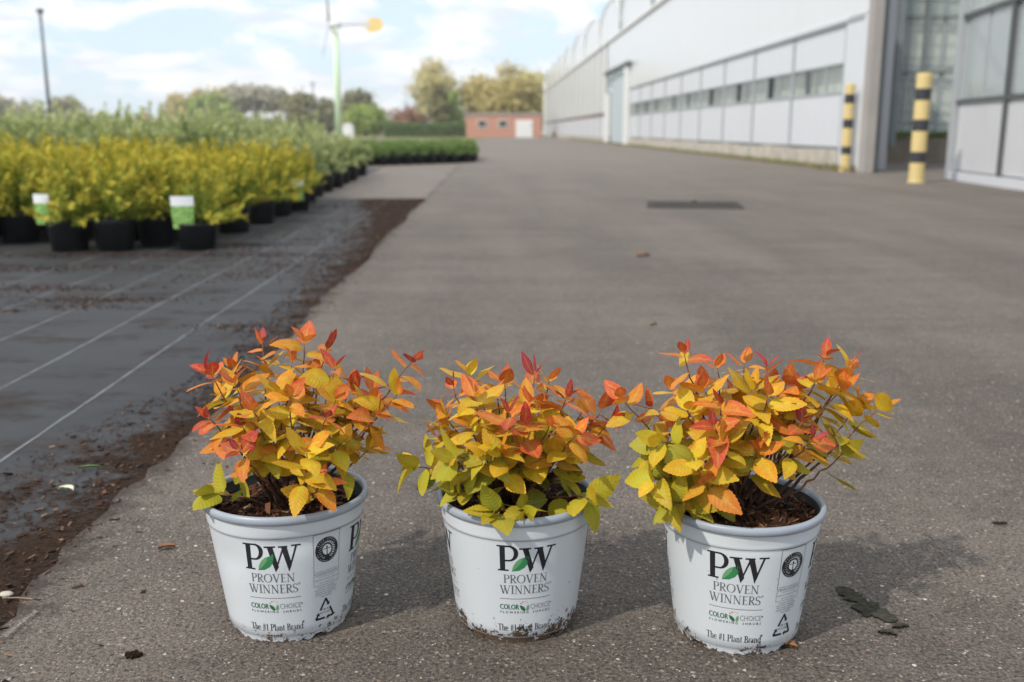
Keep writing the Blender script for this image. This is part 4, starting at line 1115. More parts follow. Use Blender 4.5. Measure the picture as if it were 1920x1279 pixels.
for px, py, lab in front:
    g = ground(px, py); y = g.y + .085
    gap = {119: (-.22, -.05, .02), 362: (-.13, .10, -.03), 553: (-.10, .10, -.03)}.get(px)
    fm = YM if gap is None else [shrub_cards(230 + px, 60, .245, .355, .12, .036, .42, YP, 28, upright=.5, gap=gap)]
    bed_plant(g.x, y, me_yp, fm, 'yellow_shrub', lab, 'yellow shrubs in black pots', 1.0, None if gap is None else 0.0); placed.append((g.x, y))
def bed(x_right, y0, y1, step, keep, fn):
    y = y0; j = 0
    while y < y1:
        x = x_right(y) - (step * .5 if j % 2 else 0)
        lim = -(925 / 1867) * y - .45
        while x > lim:
            xx, yy = x + brg.uniform(-.03, .03), y + brg.uniform(-.03, .03)
            if all((xx - a) ** 2 + (yy - b) ** 2 > keep ** 2 for a, b in placed): fn(xx, yy); placed.append((xx, yy))
            x -= step
        y += step * .9; j += 1
bed(lambda y: -1.53 - .03 * (y - 5), 5.28, 8.15, .30, .235, lambda x, y: bed_plant(x, y, me_yp, YM, 'yellow_shrub', 'yellow shrub in a black pot packed behind the front row of its block', 'yellow shrubs in black pots', brg.uniform(.95, 1.1)))
bed(lambda y: -1.56 - .04 * (y - 8), 8.5, 14.0, .40, .30, lambda x, y: bed_plant(x, y, me_vp, VM, 'variegated_shrub', 'pale variegated shrub in a black pot packed behind the yellow block', 'variegated shrubs in black pots', brg.uniform(.92, 1.14) * (.78 if x > -2.35 else 1)))
a0, b0 = Vector((-3.3, 15.9)), Vector((-0.42, 18.9))
n = 15
ORD = 'first second third fourth fifth sixth seventh eighth ninth tenth eleventh twelfth thirteenth fourteenth fifteenth'.split()
for j in range(14):
    for i in range(n):
        p = a0.lerp(b0, (i + (.5 if j % 2 else 0)) / (n - .5)) + Vector((0, j * .27))
        bed_plant(p.x + brg.uniform(-.02, .02), p.y + brg.uniform(-.02, .02), me_gp, GM, 'green_container_plant',
                  ('low green plant in a black pot, %s from the road end of the front row' % ORD[n - 1 - i]) if j == 0 else 'low green plant in a black pot, packed behind the front row of the far bed', 'low green plants in black pots', brg.uniform(.94, 1.06))
# plant tags stuck in the pots
def plant_tag(px, py, Y, w, h, label, rz=0.0, lean=0.03, clip=0.0):
    top = at(px, py, Y)
    t = thing('plant_tag', label, 'plant tag', (top.x, Y, top.z - h)); t.rotation_euler = (lean, 0, rz)
    def plate(z0, z1, hw0, hw1, y, th=.0012):
        mb = MB(); n = 6
        for k in range(n):
            a, b = -1 + 2 * k / n, -1 + 2 * (k + 1) / n
            for s, yy in ((0, y), (1, y + th)):
                q = [(a * hw0, yy + .006 * a * a, z0), (b * hw0, yy + .006 * b * b, z0), (b * hw1, yy + .006 * b * b, z1), (a * hw1, yy + .006 * a * a, z1)]
                mb.quad(*(q if s == 0 else q[::-1]))
        return mb
    plate(h * .70, h, w / 2, w / 2, 0).build('header', M['tagwhite'], t)
    plate(0, h * .70, w * .44, w / 2, 0).build('picture_panel', M['tagpic'], t)
    zc = .146 - t.location.z; MB().box(clip - .010, clip + .010, .0015, .026, zc, zc + .004).build('clip', M['tagwhite'], t)
    return t
plant_tag(75, 364, 5.03, .085, .150, 'narrow white and green plant tag at the left end of the front pots', R(-12), clip=.034)
plant_tag(340, 368, 5.005, .112, .160, 'wide white and green plant tag on the corner pot', R(4))
plant_tag(557, 336, 7.46, .088, .156, 'farthest plant tag, small and mostly green, on the path side of the bed', R(6))

# ------------------------------------------------------------------ the greenhouse along the road
WX = 5.26
gh = thing('greenhouse', 'long white greenhouse with arched roofs lining the right side of the road', 'greenhouse', (WX, 0, 0))
def gb(name, x0, x1, y0, y1, z0, z1, mat): return MB().box(x0, x1, y0, y1, z0, z1).build(name, mat, gh)
Y0, PITCHB = 15.35, 2.66
NB = 9
YD0 = Y0 + NB * PITCHB                     # start of the door recess
prg = random.Random(9)
for i in range(NB):
    a, b = Y0 + i * PITCHB, Y0 + (i + 1) * PITCHB
    for k in range(3):
        w = (b - a - .06) / 3; gb('plinth_block', .0, .30, a + .03 + k * w + .006, a + .03 + (k + 1) * w - .006, -.02, .30 + prg.uniform(-.02, .02), M['concrete'])
    gb('wall_panel', .035, .075, a + .025, b - .025, .34, 1.13, M['panel'])
    gb('wall_panel', .035, .075, a + .025, b - .025, 1.60, 2.14, M['panel'])
    gb('wall_panel', .030, .070, a + .006, b - .006, 2.20, 4.46, M['film'])
    # window strip: panes with a darker opening light here and there
    for k in range(3):
        w = (b - a - .05) / 3; p0 = a + .025 + k * w
        gb('window_pane', .045, .053, p0 + .02, p0 + w - .02, 1.17, 1.56, M['glass'])
        gb('window_frame', .03, .075, p0 + w - .02, p0 + w + .02, 1.17, 1.56, M['alu'])
    q = a + prg.uniform(.5, 1.9); gb('open_vent', .034, .043, q, q + .22 + .16 * prg.random(), 1.175, 1.555, M['vent'])
    gb('glazing_bar', .0, .03, a - .022, a + .022, .02, 2.14, M['alu'])
gb('glazing_bar', .0, .03, YD0 - .03, YD0 + .03, .02, 2.14, M['alu'])
gb('blind', .22, .23, Y0, YD0, 1.1, 1.62, M['blind'])
gb('sill_rail', .02, .08, Y0, YD0, 1.13, 1.165, M['alu'])
gb('head_rail', .02, .08, Y0, YD0, 1.565, 1.597, M['alu'])
gb('base_rail', .01, .08, Y0, YD0, .305, .338, M['greenbar'])
gb('top_rail', -.02, .08, Y0 - .75, YD0, 2.145, 2.195, M['alu'])
# corner pier at the near end
gb('corner_panel', .0, .06, 14.45, 15.32, .0, 2.20, M['panel'])
gb('corner_panel', .0, .06, 14.45, 15.32, 2.21, 6.0, M['film'])
gb('corner_post', -.01, .13, 14.22, 14.44, .0, 6.4, M['beige'])
gb('corner_post', .17, .26, 14.40, 14.60, .0, 6.4, M['greenbar'])
gb('end_panel', .08, .68, 15.18, 15.31, .0, 6.2, M['sheet'])
# sliding door
gb('door_post', -.12, .02, YD0 + .12, YD0 + .95, .0, 3.0, M['whitepaint'])
gb('door_leaf', .06, .10, YD0 + .96, YD0 + 5.4, .02, 2.85, M['paledoor'])
gb('door_leaf', .12, .16, YD0 + 2.2, YD0 + 6.9, .02, 2.85, M['paledoor'])
gb('door_post', -.12, .02, YD0 + 7.0, YD0 + 7.8, .0, 2.2, M['whitepaint'])
gb('door_rail', -.16, .02, YD0 - .2, YD0 + 7.9, 3.02, 3.16, M['darkbar'])
gb('wall_panel', .03, .07, YD0 + .05, YD0 + 8.0, 3.18, 4.46, M['film'])
# the farther half
Y1 = YD0 + 8.05; NF = 20; PF = 2.85
for i in range(NF):
    a, b = Y1 + i * PF, Y1 + (i + 1) * PF
    gb('plinth_block', .0, .3, a + .01, b - .01, -.02, .24, M['concrete'])
    gb('wall_panel', .03, .07, a + .02, b - .02, .26, 1.2, M['panel'])
    gb('wall_panel', .03, .07, a + .02, b - .02, 1.42, 4.46, M['farpanel'])
    gb('glazing_bar', -.02, .03, a - .03, a + .03, .0, 4.46, M['alu'])
gb('window_pane', .05, .06, Y1, Y1 + NF * PF, 1.22, 1.40, M['window'])
YE = Y1 + NF * PF
gb('end_wall', .10, 18.0, YE, YE + .1, .0, 4.46, M['farpanel'])
gb('corner_post', -.10, .09, YE - .1, YE + .12, .0, 5.4, M['whitepaint'])
gb('gutter', -.06, .10, 14.6, YE, 4.465, 4.56, M['whitepaint'])
# arched roofs, end walls towards the road
SP = 8.45; ya = 17.35 - 0
k = 0
y = ya
while y < YE - 1:
    n = 18; rise = 1.7; mb = MB(); prof = []
    y1 = min(y + SP, YE)
    for i in range(n + 1):
        a = PI * i / n; prof.append(((y + y1) / 2 - math.cos(a) * (y1 - y) / 2, 4.57 + rise * math.sin(a) ** .6))
    for (p, zp), (q, zq) in zip(prof[:-1], prof[1:]):
        mb.quad((.04, p, 4.57), (.04, p, zp), (.04, q, zq), (.04, q, 4.57))
    mb.build('arch_wall', M['film'], gh)
    mb = MB()
    for (p, zp), (q, zq) in zip(prof[:-1], prof[1:]):
        mb.quad((.02, p, zp), (18, p, zp), (18, q, zq), (.02, q, zq))
    mb.build('arched_roof', M['roofglass'], gh, True)
    mb = MB(); mb.tube([(.0, p, z) for p, z in prof], .02, 6); mb.build('arch_rib', M['whitepaint'], gh)
    MB().box(-.03, .01, y - .06, y + .06, 4.565, 6.1).build('valley_post', M['greenbar'] if k < 4 else M['whitepaint'], gh)
    y += SP; k += 1

# glazed recess that faces the camera beyond the corner
rc = thing('glazed_wall', 'tall glazed wall with cream blinds in the recess behind the bollards', 'glass wall', (6.25, 18.6, 0))
def rb(name, x0, x1, y0, y1, z0, z1, mat): return MB().box(x0, x1, y0, y1, z0, z1).build(name, mat, rc)
rb('plinth', -.45, 4.5, .0, .30, -.02, .47, M['brownconc'])
for i, z in enumerate((.49, 1.66, 2.62, 3.6, 4.6)):
    zt = (1.62, 2.58, 3.56, 4.56, 6.0)[i]
    for x in (-.35, .63, 1.61, 2.59, 3.57):
        rb('glass_pane', x + .03, x + .95, .10, .108, z, zt, M['glass'])
    rb('transom', -.42, 4.5, .06, .13, zt + .002, zt + .038, M['greenbar'])
rr_ = random.Random(12)
for k in range(26):                       # folded screens and wires seen through the glass
    z = .7 + k * .2 + rr_.uniform(-.05, .05); rb('screen_wire', -.4, 4.5, .190, .196, z, z + rr_.choice((.012, .02, .05)), M['alu'])
for x in (.30, 1.32, 1.95): rb('inner_post', x, x + .05, .15, .185, .48, 6.0, M['alu'])
for x in (-.35, .63, 1.61, 2.59, 3.57): rb('glazing_bar', x - .028, x + .028, .03, .135, .475, 6.1, M['greenbar'])
rb('post', -.40, -.22, -.25, -.07, .30, 6.3, M['greenbar'])
rb('post', 1.02, 1.13, -.12, .02, .30, 6.3, M['greenbar'])
rb('blind', -.42, 4.5, .22, .24, .45, 6.0, M['blind'])
mb = MB(); wr = random.Random(6)
P_, D_, N_, L_, W_, K_ = [], [], [], [], [], []
for _ in range(500):
    P_.append((wr.uniform(-.1, 3.0), -.02 + wr.uniform(-.05, .05), .46)); D_.append((wr.gauss(0, .4), wr.gauss(-.2, .3), 1)); N_.append((0, -1, .2)); L_.append(wr.uniform(.06, .16)); W_.append(.03); K_.append((.14 * wr.uniform(.7, 1.3), .22, .04))
tag(link_mesh('weeds', cards_mesh('weeds', P_, D_, N_, L_, W_, K_, M['foliage'])), None, None, None, 'stuff').location = (6.25, 18.6, 0)
# weeds along the greenhouse plinth
P_, D_, N_, L_, W_, K_ = [], [], [], [], [], []
for _ in range(3500):
    y = 14.5 + 55 * wr.random() ** 1.3
    P_.append((WX - abs(wr.gauss(0, .10)) - .005, y, 0)); D_.append((wr.gauss(-.2, .5), wr.gauss(0, .5), .8)); N_.append((-1, -.3, .5)); L_.append(wr.uniform(.03, .13)); W_.append(.03); b = wr.uniform(.7, 1.3)
    K_.append((.20 * b, .21 * b, .06 * b) if wr.random() < .6 else (.28 * b, .22 * b, .13 * b))
tag(link_mesh('weeds', cards_mesh('weeds', P_, D_, N_, L_, W_, K_, M['foliage'])), None, None, None, 'stuff')

# nearer glazed building at the right edge
A_, B_ = ground(1782, 336), ground(1925, 358)
ang = math.atan2(B_.y - A_.y, B_.x - A_.x)
ne = thing('glazed_building', 'nearer glass building with grey lower sheets at the right edge of the road', 'glass building', (A_.x, A_.y, 0), ang)
LEN = 6.2
def nb_(name, x0, x1, y0, y1, z0, z1, mat): return MB().box(x0, x1, y0, y1, z0, z1).build(name, mat, ne)
nb_('kerb', .0, LEN, -.02, .30, -.02, .10, M['panel'])
bars = [0.0, 1.62, 3.24, 4.86, LEN]
for i in range(4):
    a, b = bars[i], bars[i + 1]
    nb_('lower_sheet', a + .03, b - .03, .02, .05, .12, .90, M['sheet'])
    h = (a + b) / 2
    for (u0, u1) in ((a + .03, h - .015), (h + .015, b - .03)):
        nb_('glass_pane', u0, u1, .03, .038, .96, 1.88, M['hazyglass'])
        nb_('glass_pane', u0, u1, .03, .038, 1.95, 2.9, M['hazyglass'])
        nb_('glass_pane', u0, u1, .03, .038, 2.96, 4.2, M['hazyglass'])
    nb_('glazing_bar', h - .012, h + .012, .015, .05, .95, 4.2, M['alu'])
for x in bars[1:]: nb_('frame_post', x - .028, x + .028, -.02, .06, .10, 4.3, M['darkbar'])
nb_('frame_rail', .0, LEN, -.01, .055, .905, .948, M['darkbar'])
nb_('frame_rail', .0, LEN, -.01, .055, 1.89, 1.94, M['darkbar'])
nb_('frame_rail', .0, LEN, -.01, .055, 2.905, 2.95, M['darkbar'])
nb_('corner_post', -.14, -.003, -.03, .16, .0, 4.3, M['alu'])
nb_('far_side_wall', -.02, .0, .17, 5.0, .0, 4.2, M['sheet'])
for k in range(12):
    x = .06 + k * .5 + prg.uniform(-.05, .05); nb_('curtain', x, x + .30 + prg.uniform(0, .16), .55 + prg.uniform(0, .2), .57 + .2, .3, 4.1, M['curtain'])
nb_('inner_wall', .05, LEN, 1.6, 1.64, .05, 4.1, M['curtain'])

# ------------------------------------------------------------------ bollards
def bollard(px, py, rad, h, bands, label):
    g = ground(px, py)
    t = thing('bollard', label, 'bollard', (g.x, g.y + rad, 0), 0, 'striped bollards')
    prof = [(.001, h), (rad * .75, h - .001), (rad * .93, h - .01), (rad, h - .03), (rad, .03), (rad * 1.02, .024), (rad * 1.12, .008), (rad * 1.15, .0)]
    mb = MB(); mb.lathe(prof[::-1], 32); mb.build('post', M['yellow'], t, True)
    for (z0, z1) in bands:
        mb = MB(); mb.lathe([(rad + .002, z0 * h), (rad + .002, z1 * h)], 32); mb.build('black_band', M['bandblack'], t, True)
    return t
bollard(1587, 322, .070, 1.24, ((.78, .88), (.50, .60), (.20, .29)), 'yellow bollard with black bands by the greenhouse corner, slimmer and farther one')
bollard(1723, 343, .084, 1.22, ((.755, .86), (.475, .58), (.185, .285)), 'yellow bollard with black bands nearest the glass building, the thicker one')

# ------------------------------------------------------------------ the brick shed at the end of the road
gs = ground(880, 258.5); YB = 84.0
xa, xb = at(874, 250, YB).x, at(1015, 250, YB).x
hB = at(950, 212, YB).z
sh = thing('brick_shed', 'low flat-roofed red brick shed with a white door at the far end of the road', 'shed', ((xa + xb) / 2, YB, 0))
W2 = (xb - xa) / 2
MB().box(-W2, W2, 0, 5, -.05, hB - .16).build('wall', M['brick'], sh)
MB().box(-W2 - .08, W2 + .08, -.08, 5.1, hB - .158, hB).build('roof', M['beige'], sh)
for px in (904, 943):
    x = at(px, 232, YB).x - (xa + xb) / 2; z = at(px, 232, YB).z
    f = MB().box(x - .42, x + .42, -.05, .0 - .002, z - .34, z + .34).build('window', M['cream'], sh)
    MB().box(x - .30, x + .30, -.06, -.052, z - .22, z + .22).build('pane', M['window'], f)
x0, x1 = at(967, 240, YB).x - (xa + xb) / 2, at(999, 240, YB).x - (xa + xb) / 2
d = MB().box(x0, x1, -.06, -.002, .0, at(980, 225, YB).z).build('door', M['whitepaint'], sh)
MB().box(x1 - .18, x1 - .08, -.10, -.062, .9, .96).build('handle', M['darkbar'], d)

# ------------------------------------------------------------------ wind turbine, lamp post, mast, cabinet, houses
YT = 62.0
tb, ttop = at(636, 256, YT), at(628, 52, YT)
wt = thing('wind_turbine', 'small farm wind turbine with a pale green tower and a yellow tail vane', 'wind turbine', (tb.x, YT, 0))
hub = at(622, 47, YT) - Vector((tb.x, YT, 0)); top = ttop - Vector((tb.x, YT, 0))
top.x = 0.0; hub.x = -.26
MB().tube([(0, 0, 0), (0, 0, top.z * .5), (0, 0, top.z)], [.22, .19, .13], 14).build('tower', M['towergreen'], wt, True)
MB().tube([(hub.x - .15, 0, hub.z), (hub.x + .05, 0, hub.z), (.35, 0, hub.z + .02)], [.10, .20, .16], 12).build('nacelle', M['whitepaint'], wt, True)
MB().tube([(.3, 0, hub.z), (2.0, -.02, hub.z + .03)], .035, 8).build('tail_boom', M['blade'], wt)
vz = hub.z + .03; vb = MB()
pv = [(1.75, -.26), (2.05, -.45), (2.68, -.33), (2.86, .04), (2.64, .39), (2.05, .36), (1.78, .16)]
v0 = len(vb.v)
vb.v += [(x, -.03, vz + z) for x, z in pv] + [(x, .03, vz + z) for x, z in pv]
vb.f += [tuple(range(7)), tuple(reversed(range(7, 14)))] + [(i, (i + 1) % 7 + 0, (i + 1) % 7 + 7, i + 7) for i in range(7)]
vb.build('tail_vane', M['vane'], wt)
MB().box(1.52, 2.05, -.045, -.033, vz - .18, vz + .18).build('vane_patch', M['whitepaint'], wt)
for ang_ in (8, 128, 248):
    a = R(ang_); c, s = math.cos(a), math.sin(a); mb = MB()
    # rotor plane is turned a little so that it is seen almost edge on
    ex = Vector((-.36, .93, 0)); ez = Vector((0, 0, 1)); o0 = Vector((hub.x - .12, 0, hub.z)); dr = ex * s + ez * c; side = (ex * c - ez * s)
    secs = []
    for t, w in ((.08, .16), (.4, .32), (1.2, .27), (2.0, .20), (2.75, .10)):
        nrm_ = dr.cross(side).normalized(); tw = .5 - .15 * t; sd = side * math.cos(tw) + nrm_ * math.sin(tw)
        p = o0 + dr * t; secs.append((p - sd * w / 2, p + nrm_ * .02, p + sd * w / 2, p - nrm_ * .02))
    for A, B in zip(secs[:-1], secs[1:]):
        for k in range(4): mb.quad(A[k], A[(k + 1) % 4], B[(k + 1) % 4], B[k])
    mb.poly(secs[-1])
    mb.build('blade', M['blade'], wt, True)

YL = 34.0
lb, lt = at(94, 225, YL), at(72, 25, YL)
lp = thing('lamp_post', 'tall thin grey lamp post rising behind the shrubs at the left', 'lamp post', (lb.x, YL, 0))
MB().tube([(0, 0, 0), (0, 0, 2), (0, 0, lt.z)], [.07, .055, .045], 12).build('pole', M['lampgrey'], lp, True)
MB().tube([(0, 0, lt.z), (0, 0, lt.z + .05), (0, 0, lt.z + .14)], [.06, .13, .10], 14).build('lamp_head', M['lampgrey'], lp, True)
YM_ = 110.0
mb_, mt_ = at(590, 250, YM_), at(588, 152, YM_)
o = MB().tube([(0, 0, 0), (0, 0, mt_.z)], [.10, .06], 8)
o.tube([(-.4, 0, mt_.z - .3), (.4, 0, mt_.z - .3)], .04, 6)
o = o.build('mast', M['lampgrey']); o.location = (mb_.x, YM_, 0); tag(o, 'thin distant mast standing behind the dark trees left of the turbine', 'mast')
YC = 66.0
c0 = at(653, 254, YC)
cb_ = thing('utility_cabinet', 'small white cabinet with a rounded top beside the turbine tower', 'cabinet', (c0.x, YC, 0))
hc = at(653, 231, YC).z; zc = 0
mb = MB(); n = 10
prof = [(-.36, 0), (-.36, hc * .62), (-.26, hc * .9), (-.16, hc), (.16, hc), (.26, hc * .9), (.36, hc * .62), (.36, 0)]
i0 = len(mb.v); mb.v += [(x, -.3, z) for x, z in prof] + [(x, .3, z) for x, z in prof]; m_ = len(prof)
mb.f += [tuple(range(m_)), tuple(reversed(range(m_, 2 * m_)))] + [(i, i + m_, i + m_ + 1, i + 1) for i in range(m_ - 1)]
mb.build('body', M['whitepaint'], cb_)
MB().box(-.24, .24, -.32, -.302, .1, hc * .6).build('door', M['tagwhite'], cb_)
def house(px0, px1, ptop, peave, Y, label):
    a, b = at(px0, 245, Y).x, at(px1, 245, Y).x; zt, ze = at(px0, ptop, Y).z, at(px0, peave, Y).z
    h = thing('house', label, 'house', ((a + b) / 2, Y, 0)); w = (b - a) / 2
    MB().box(-w, w, 0, 8, -.05, ze).build('wall', M['cream'], h)
    mb = MB(); mb.quad((-w - .3, -.4, ze), (w + .3, -.4, ze), (w * .9, 4, zt), (-w * .9, 4, zt)); mb.quad((w + .3, 8.4, ze), (-w - .3, 8.4, ze), (-w * .9, 4, zt), (w * .9, 4, zt))
    mb.poly([(-w - .3, -.4, ze), (-w * .9, 4, zt), (-w - .3, 8.4, ze)]); mb.poly([(w + .3, 8.4, ze), (w * .9, 4, zt), (w + .3, -.4, ze)])
    r_ = mb.build('roof', M['rooftile'], h)
    MB().box(w * .3, w * .3 + .6, 3.7, 4.3, zt - .6, zt + .7).build('chimney', M['brick'], r_)
    for k in (-.5, .1, .6): MB().box(w * k - .5, w * k + .5, -.05, -.002, ze * .35, ze * .75).build('window', M['window'], h)
house(300, 338, 212, 232, 150, 'distant cream house with a red roof showing above the variegated shrubs')
house(240, 270, 218, 234, 190, 'smallest far house with a reddish roof left of the tree copse')

# ------------------------------------------------------------------ trees, bushes and hedge
def tree(name, label, cat, px, py_top, Y, wpx, base_frac, pal, nleaf, lsize, seed, trunkr=.18, clusters=60, group=None, bare=0.0, shape=1.0, limbs=14):
    top = at(px, py_top, Y); H = top.z; w = wpx / FPX * Y / 2
    t = thing(name, label, cat, (top.x, Y, 0), 0, group); r = random.Random(seed)
    z0 = H * base_frac; cz = (H + z0) / 2; rz_ = (H - z0) / 2
    cen = []
    while len(cen) < clusters:
        p = Vector((r.uniform(-1, 1), r.uniform(-1, 1), r.uniform(-1, 1)))
        if p.length > 1 or p.length < .25: continue
        k = 1.0 if p.z < 0 else (1 - p.z * (shape - 1) * .6)
        cen.append(Vector((p.x * w * .88 * max(.15, k), p.y * w * .88 * max(.15, k), cz + p.z * rz_ * .92)))
    P, D, N_, L, W, K = [], [], [], [], [], []
    for i in range(nleaf):
        c = cen[i % clusters]; s = w * .17
        p = c + Vector((r.gauss(0, s), r.gauss(0, s), r.gauss(0, s * .8)))
        out = Vector((p.x, p.y, (p.z - cz) * w / rz_)).normalized()
        d = Vector((r.gauss(0, 1), r.gauss(0, 1), r.gauss(0, .8)))
        P.append(p); D.append(d); N_.append(out + Vector((r.gauss(0, .5), r.gauss(0, .5), r.gauss(.3, .5)))); l = lsize * r.uniform(.6, 1.4); L.append(l); W.append(l * .7)
        q = pal[(i % clusters + (i // clusters) % 2) % len(pal)]; b = r.uniform(.8, 1.2); K.append((q[0] * b, q[1] * b, q[2] * b))
    link_mesh('crown', cards_mesh('crown', P, D, N_, L, W, K, M['foliage']), t)
    mb = MB(); tz = z0 + (H - z0) * .75
    bend = [Vector((r.gauss(0, .03) * H * k, r.gauss(0, .03) * H * k, tz * k)) for k in (0, .3, .6, 1)]
    bend[0] = Vector((0, 0, -.1))
    mb.tube(bend, [trunkr, trunkr * .8, trunkr * .5, trunkr * .15], 8)
    for k in range(limbs):
        c = cen[k % clusters]; f = r.uniform(.35, .75); b0_ = bend[1].lerp(bend[3], f)
        mb.tube([b0_, b0_.lerp(c, .5) + Vector((0, 0, .06 * H)), c + (c - b0_) * .12], [trunkr * .3, trunkr * .18, trunkr * .05], 5)
    mb.build('trunk', M['bark'], t, True)
    return t
OLV = [(0.57, 0.50, 0.21), (0.63, 0.54, 0.24), (0.50, 0.44, 0.18), (0.60, 0.50, 0.23)]
SPR = [(0.68, 0.62, 0.31), (0.63, 0.57, 0.28), (0.70, 0.63, 0.34)]
DRK = [(0.30, 0.28, 0.14), (0.26, 0.25, 0.12), (0.36, 0.33, 0.15)]
GRN = [(0.36, 0.45, 0.12), (0.42, 0.51, 0.14), (0.32, 0.40, 0.11)]
BRN = [(0.40, 0.22, 0.155), (0.46, 0.26, 0.18), (0.34, 0.18, 0.13)]
GRY = [(0.50, 0.47, 0.34), (0.44, 0.42, 0.31), (0.55, 0.51, 0.38)]
tree('tree', 'pale hazy round tree at the far left edge', 'tree', -5, 168, 170, 60, .25, GRY, 1500, .55, 1, .3, 40)
tree('tree', 'small round grey-green tree left of the lamp post', 'tree', 48, 190, 160, 66, .2, GRY, 2200, .55, 2, .3, 45)
tree('tree', 'small round grey-green tree right of the lamp post', 'tree', 122, 182, 160, 64, .2, GRY, 2200, .55, 3, .3, 45)
for i, (px, pt, wpx, pal, lab) in enumerate(((345, 170, 80, OLV, 'olive tree at the left end of the copse'), (385, 178, 90, GRN, 'rounder greener tree at the front of the copse'), (400, 164, 90, OLV, 'broad olive tree in the left half of the copse'),
                                       (445, 162, 80, GRY, 'tall bare-stemmed tree in the middle of the copse'), (480, 163, 70, GRY, 'bare-stemmed tree right of the middle of the copse'), (512, 168, 56, GRY, 'thin bare-stemmed tree at the right end of the copse'))):
    tree('tree', lab, 'tree', px, pt, 178 - 6 * (i == 1), wpx, (.15, .1, .15, .5, .55, .55)[i], pal, 2400, .7, 20 + i, .28, 55, 'trees of the copse')
for i, px in enumerate((455, 470, 490, 503, 520, 528)):
    top = at(px, 185, 179); mb = MB(); mb.tube([(0, 0, 0), (.1, 0, top.z * .5), (.2, 0, top.z)], [.16, .13, .06], 6)
    o = mb.build('bare_tree', M['bark']); o.location = (top.x, 179 + (i % 3), 0)
    tag(o, 'bare slender trunk among the bare-stemmed trees of the copse', 'tree', 'bare trunks of the copse')
tree('tree', 'dark domed tree left of the turbine tower, behind the shrubs', 'tree', 570, 174, 140, 76, .1, DRK, 3200, .5, 31, .3, 55)
tree('tree', 'smaller dark tree between the domed tree and the turbine tower', 'tree', 612, 186, 150, 66, .1, DRK, 2400, .5, 32, .3, 50)
tree('tree', 'dark round tree just right of the turbine tower', 'tree', 668, 168, 150, 64, .1, DRK, 2600, .5, 33, .3, 50)
tree('bush', 'round bright green bush right of the turbine tower', 'bush', 686, 200, 105, 86, .0, GRN, 4200, .34, 34, .1, 70)
tree('bush', 'low dark green bush against the right side of the bright round bush', 'bush', 655, 214, 112, 50, .0, DRK, 1800, .34, 37, .1, 40)
tree('bush', 'reddish brown bush beside the tall pale tree', 'bush', 766, 205, 118, 84, .0, BRN, 3600, .36, 35, .1, 60)
tree('tree', 'tall pale spring tree with thin see-through crown', 'tree', 812, 106, 112, 92, .22, SPR, 3000, .36, 36, .22, 70, shape=1.5, limbs=40)
tree('conifer', 'dark narrow conifer in front of the tall pale tree', 'tree', 824, 152, 104, 40, .03, DRK, 3000, .3, 38, .15, 50, shape=2.2)
tree('tree', 'small yellow-green tree right of the dark conifer', 'tree', 850, 165, 106, 40, .05, GRN, 1800, .32, 39, .12, 40, shape=1.4)
tree('tree', 'broad olive tree left behind the brick shed', 'tree', 905, 138, 112, 92, .06, OLV, 5000, .40, 40, .25, 80)
tree('tree', 'largest rounded olive tree directly behind the brick shed', 'tree', 955, 124, 108, 110, .06, OLV, 6500, .40, 41, .28, 95)
tree('tree', 'olive tree behind the brick shed next to the greenhouse end', 'tree', 1003, 136, 116, 84, .06, SPR, 4200, .40, 42, .25, 75)
tree('tree', 'pale thin tree top rising behind the largest olive tree', 'tree', 985, 112, 128, 70, .3, SPR, 1500, .34, 43, .2, 45, limbs=30)
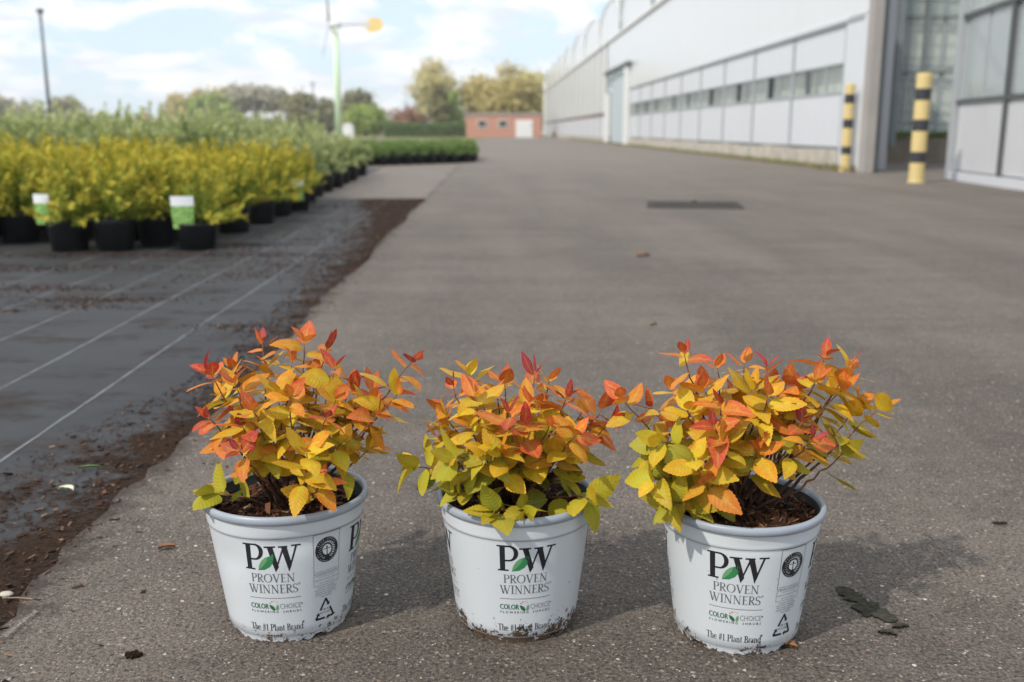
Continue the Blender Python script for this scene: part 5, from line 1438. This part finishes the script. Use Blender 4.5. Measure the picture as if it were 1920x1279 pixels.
# clipped hedge
ha, hb = at(722, 240, 92), at(876, 240, 92); hz_ = at(800, 234, 92).z
hd = thing('hedge', 'clipped dark green hedge running left from the brick shed', 'hedge', ((ha.x + hb.x) / 2, 92, 0)); hw = (hb.x - ha.x) / 2
hr = random.Random(77); P, D, N_, L, W, K = [], [], [], [], [], []
for _ in range(7000):
    f = hr.random()
    if f < .6: p = (hr.uniform(-hw, hw), -.6 + hr.gauss(0, .05), hr.uniform(0, hz_))
    else: p = (hr.uniform(-hw, hw), hr.uniform(-.6, .6), hz_ + hr.gauss(0, .05))
    P.append(p); D.append((hr.gauss(0, 1), hr.gauss(-.5, .6), hr.gauss(.3, .8))); N_.append((hr.gauss(0, .4), -1, .5)); l = hr.uniform(.1, .25); L.append(l); W.append(l * .6); b = hr.uniform(.7, 1.25); K.append((.17 * b, .24 * b, .09 * b))
link_mesh('foliage', cards_mesh('foliage', P, D, N_, L, W, K, M['foliage']), hd)
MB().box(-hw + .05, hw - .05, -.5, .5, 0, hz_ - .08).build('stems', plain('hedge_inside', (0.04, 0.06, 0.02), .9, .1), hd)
# far belt of low scrub closing the horizon
P, D, N_, L, W, K = [], [], [], [], [], []
for _ in range(9000):
    x = hr.uniform(-150, 60); P.append((x, 235 + hr.uniform(-8, 8), abs(hr.gauss(0, 1.0)) + .9 * math.sin(x * .11) + .4)); D.append((hr.gauss(0, 1), hr.gauss(0, 1), hr.gauss(0, 1))); N_.append((hr.gauss(0, .5), -1, .6)); l = hr.uniform(.7, 1.8); L.append(l); W.append(l * .7); b = hr.uniform(.8, 1.2); K.append((.20 * b, .19 * b, .10 * b))
tag(link_mesh('distant_scrub', cards_mesh('distant_scrub', P, D, N_, L, W, K, M['foliage'])), None, None, None, 'stuff')


# thin air between here and the far trees
hm = bpy.data.materials.new('thin_haze'); hm.use_nodes = True
hn = hm.node_tree.nodes; hn.remove(hn['Principled BSDF'])
pv_ = hn.new('ShaderNodeVolumePrincipled'); pv_.inputs['Color'].default_value = (0.93, 0.96, 1.0, 1); pv_.inputs['Density'].default_value = 0.0009
pv_.inputs['Anisotropy'].default_value = 0.25
hm.node_tree.links.new(pv_.outputs['Volume'], hn['Material Output'].inputs['Volume'])
hz_o = MB().box(-270, 170, -40, 340, -1.05, 17.0).build('haze', hm); hz_o['kind'] = 'stuff'
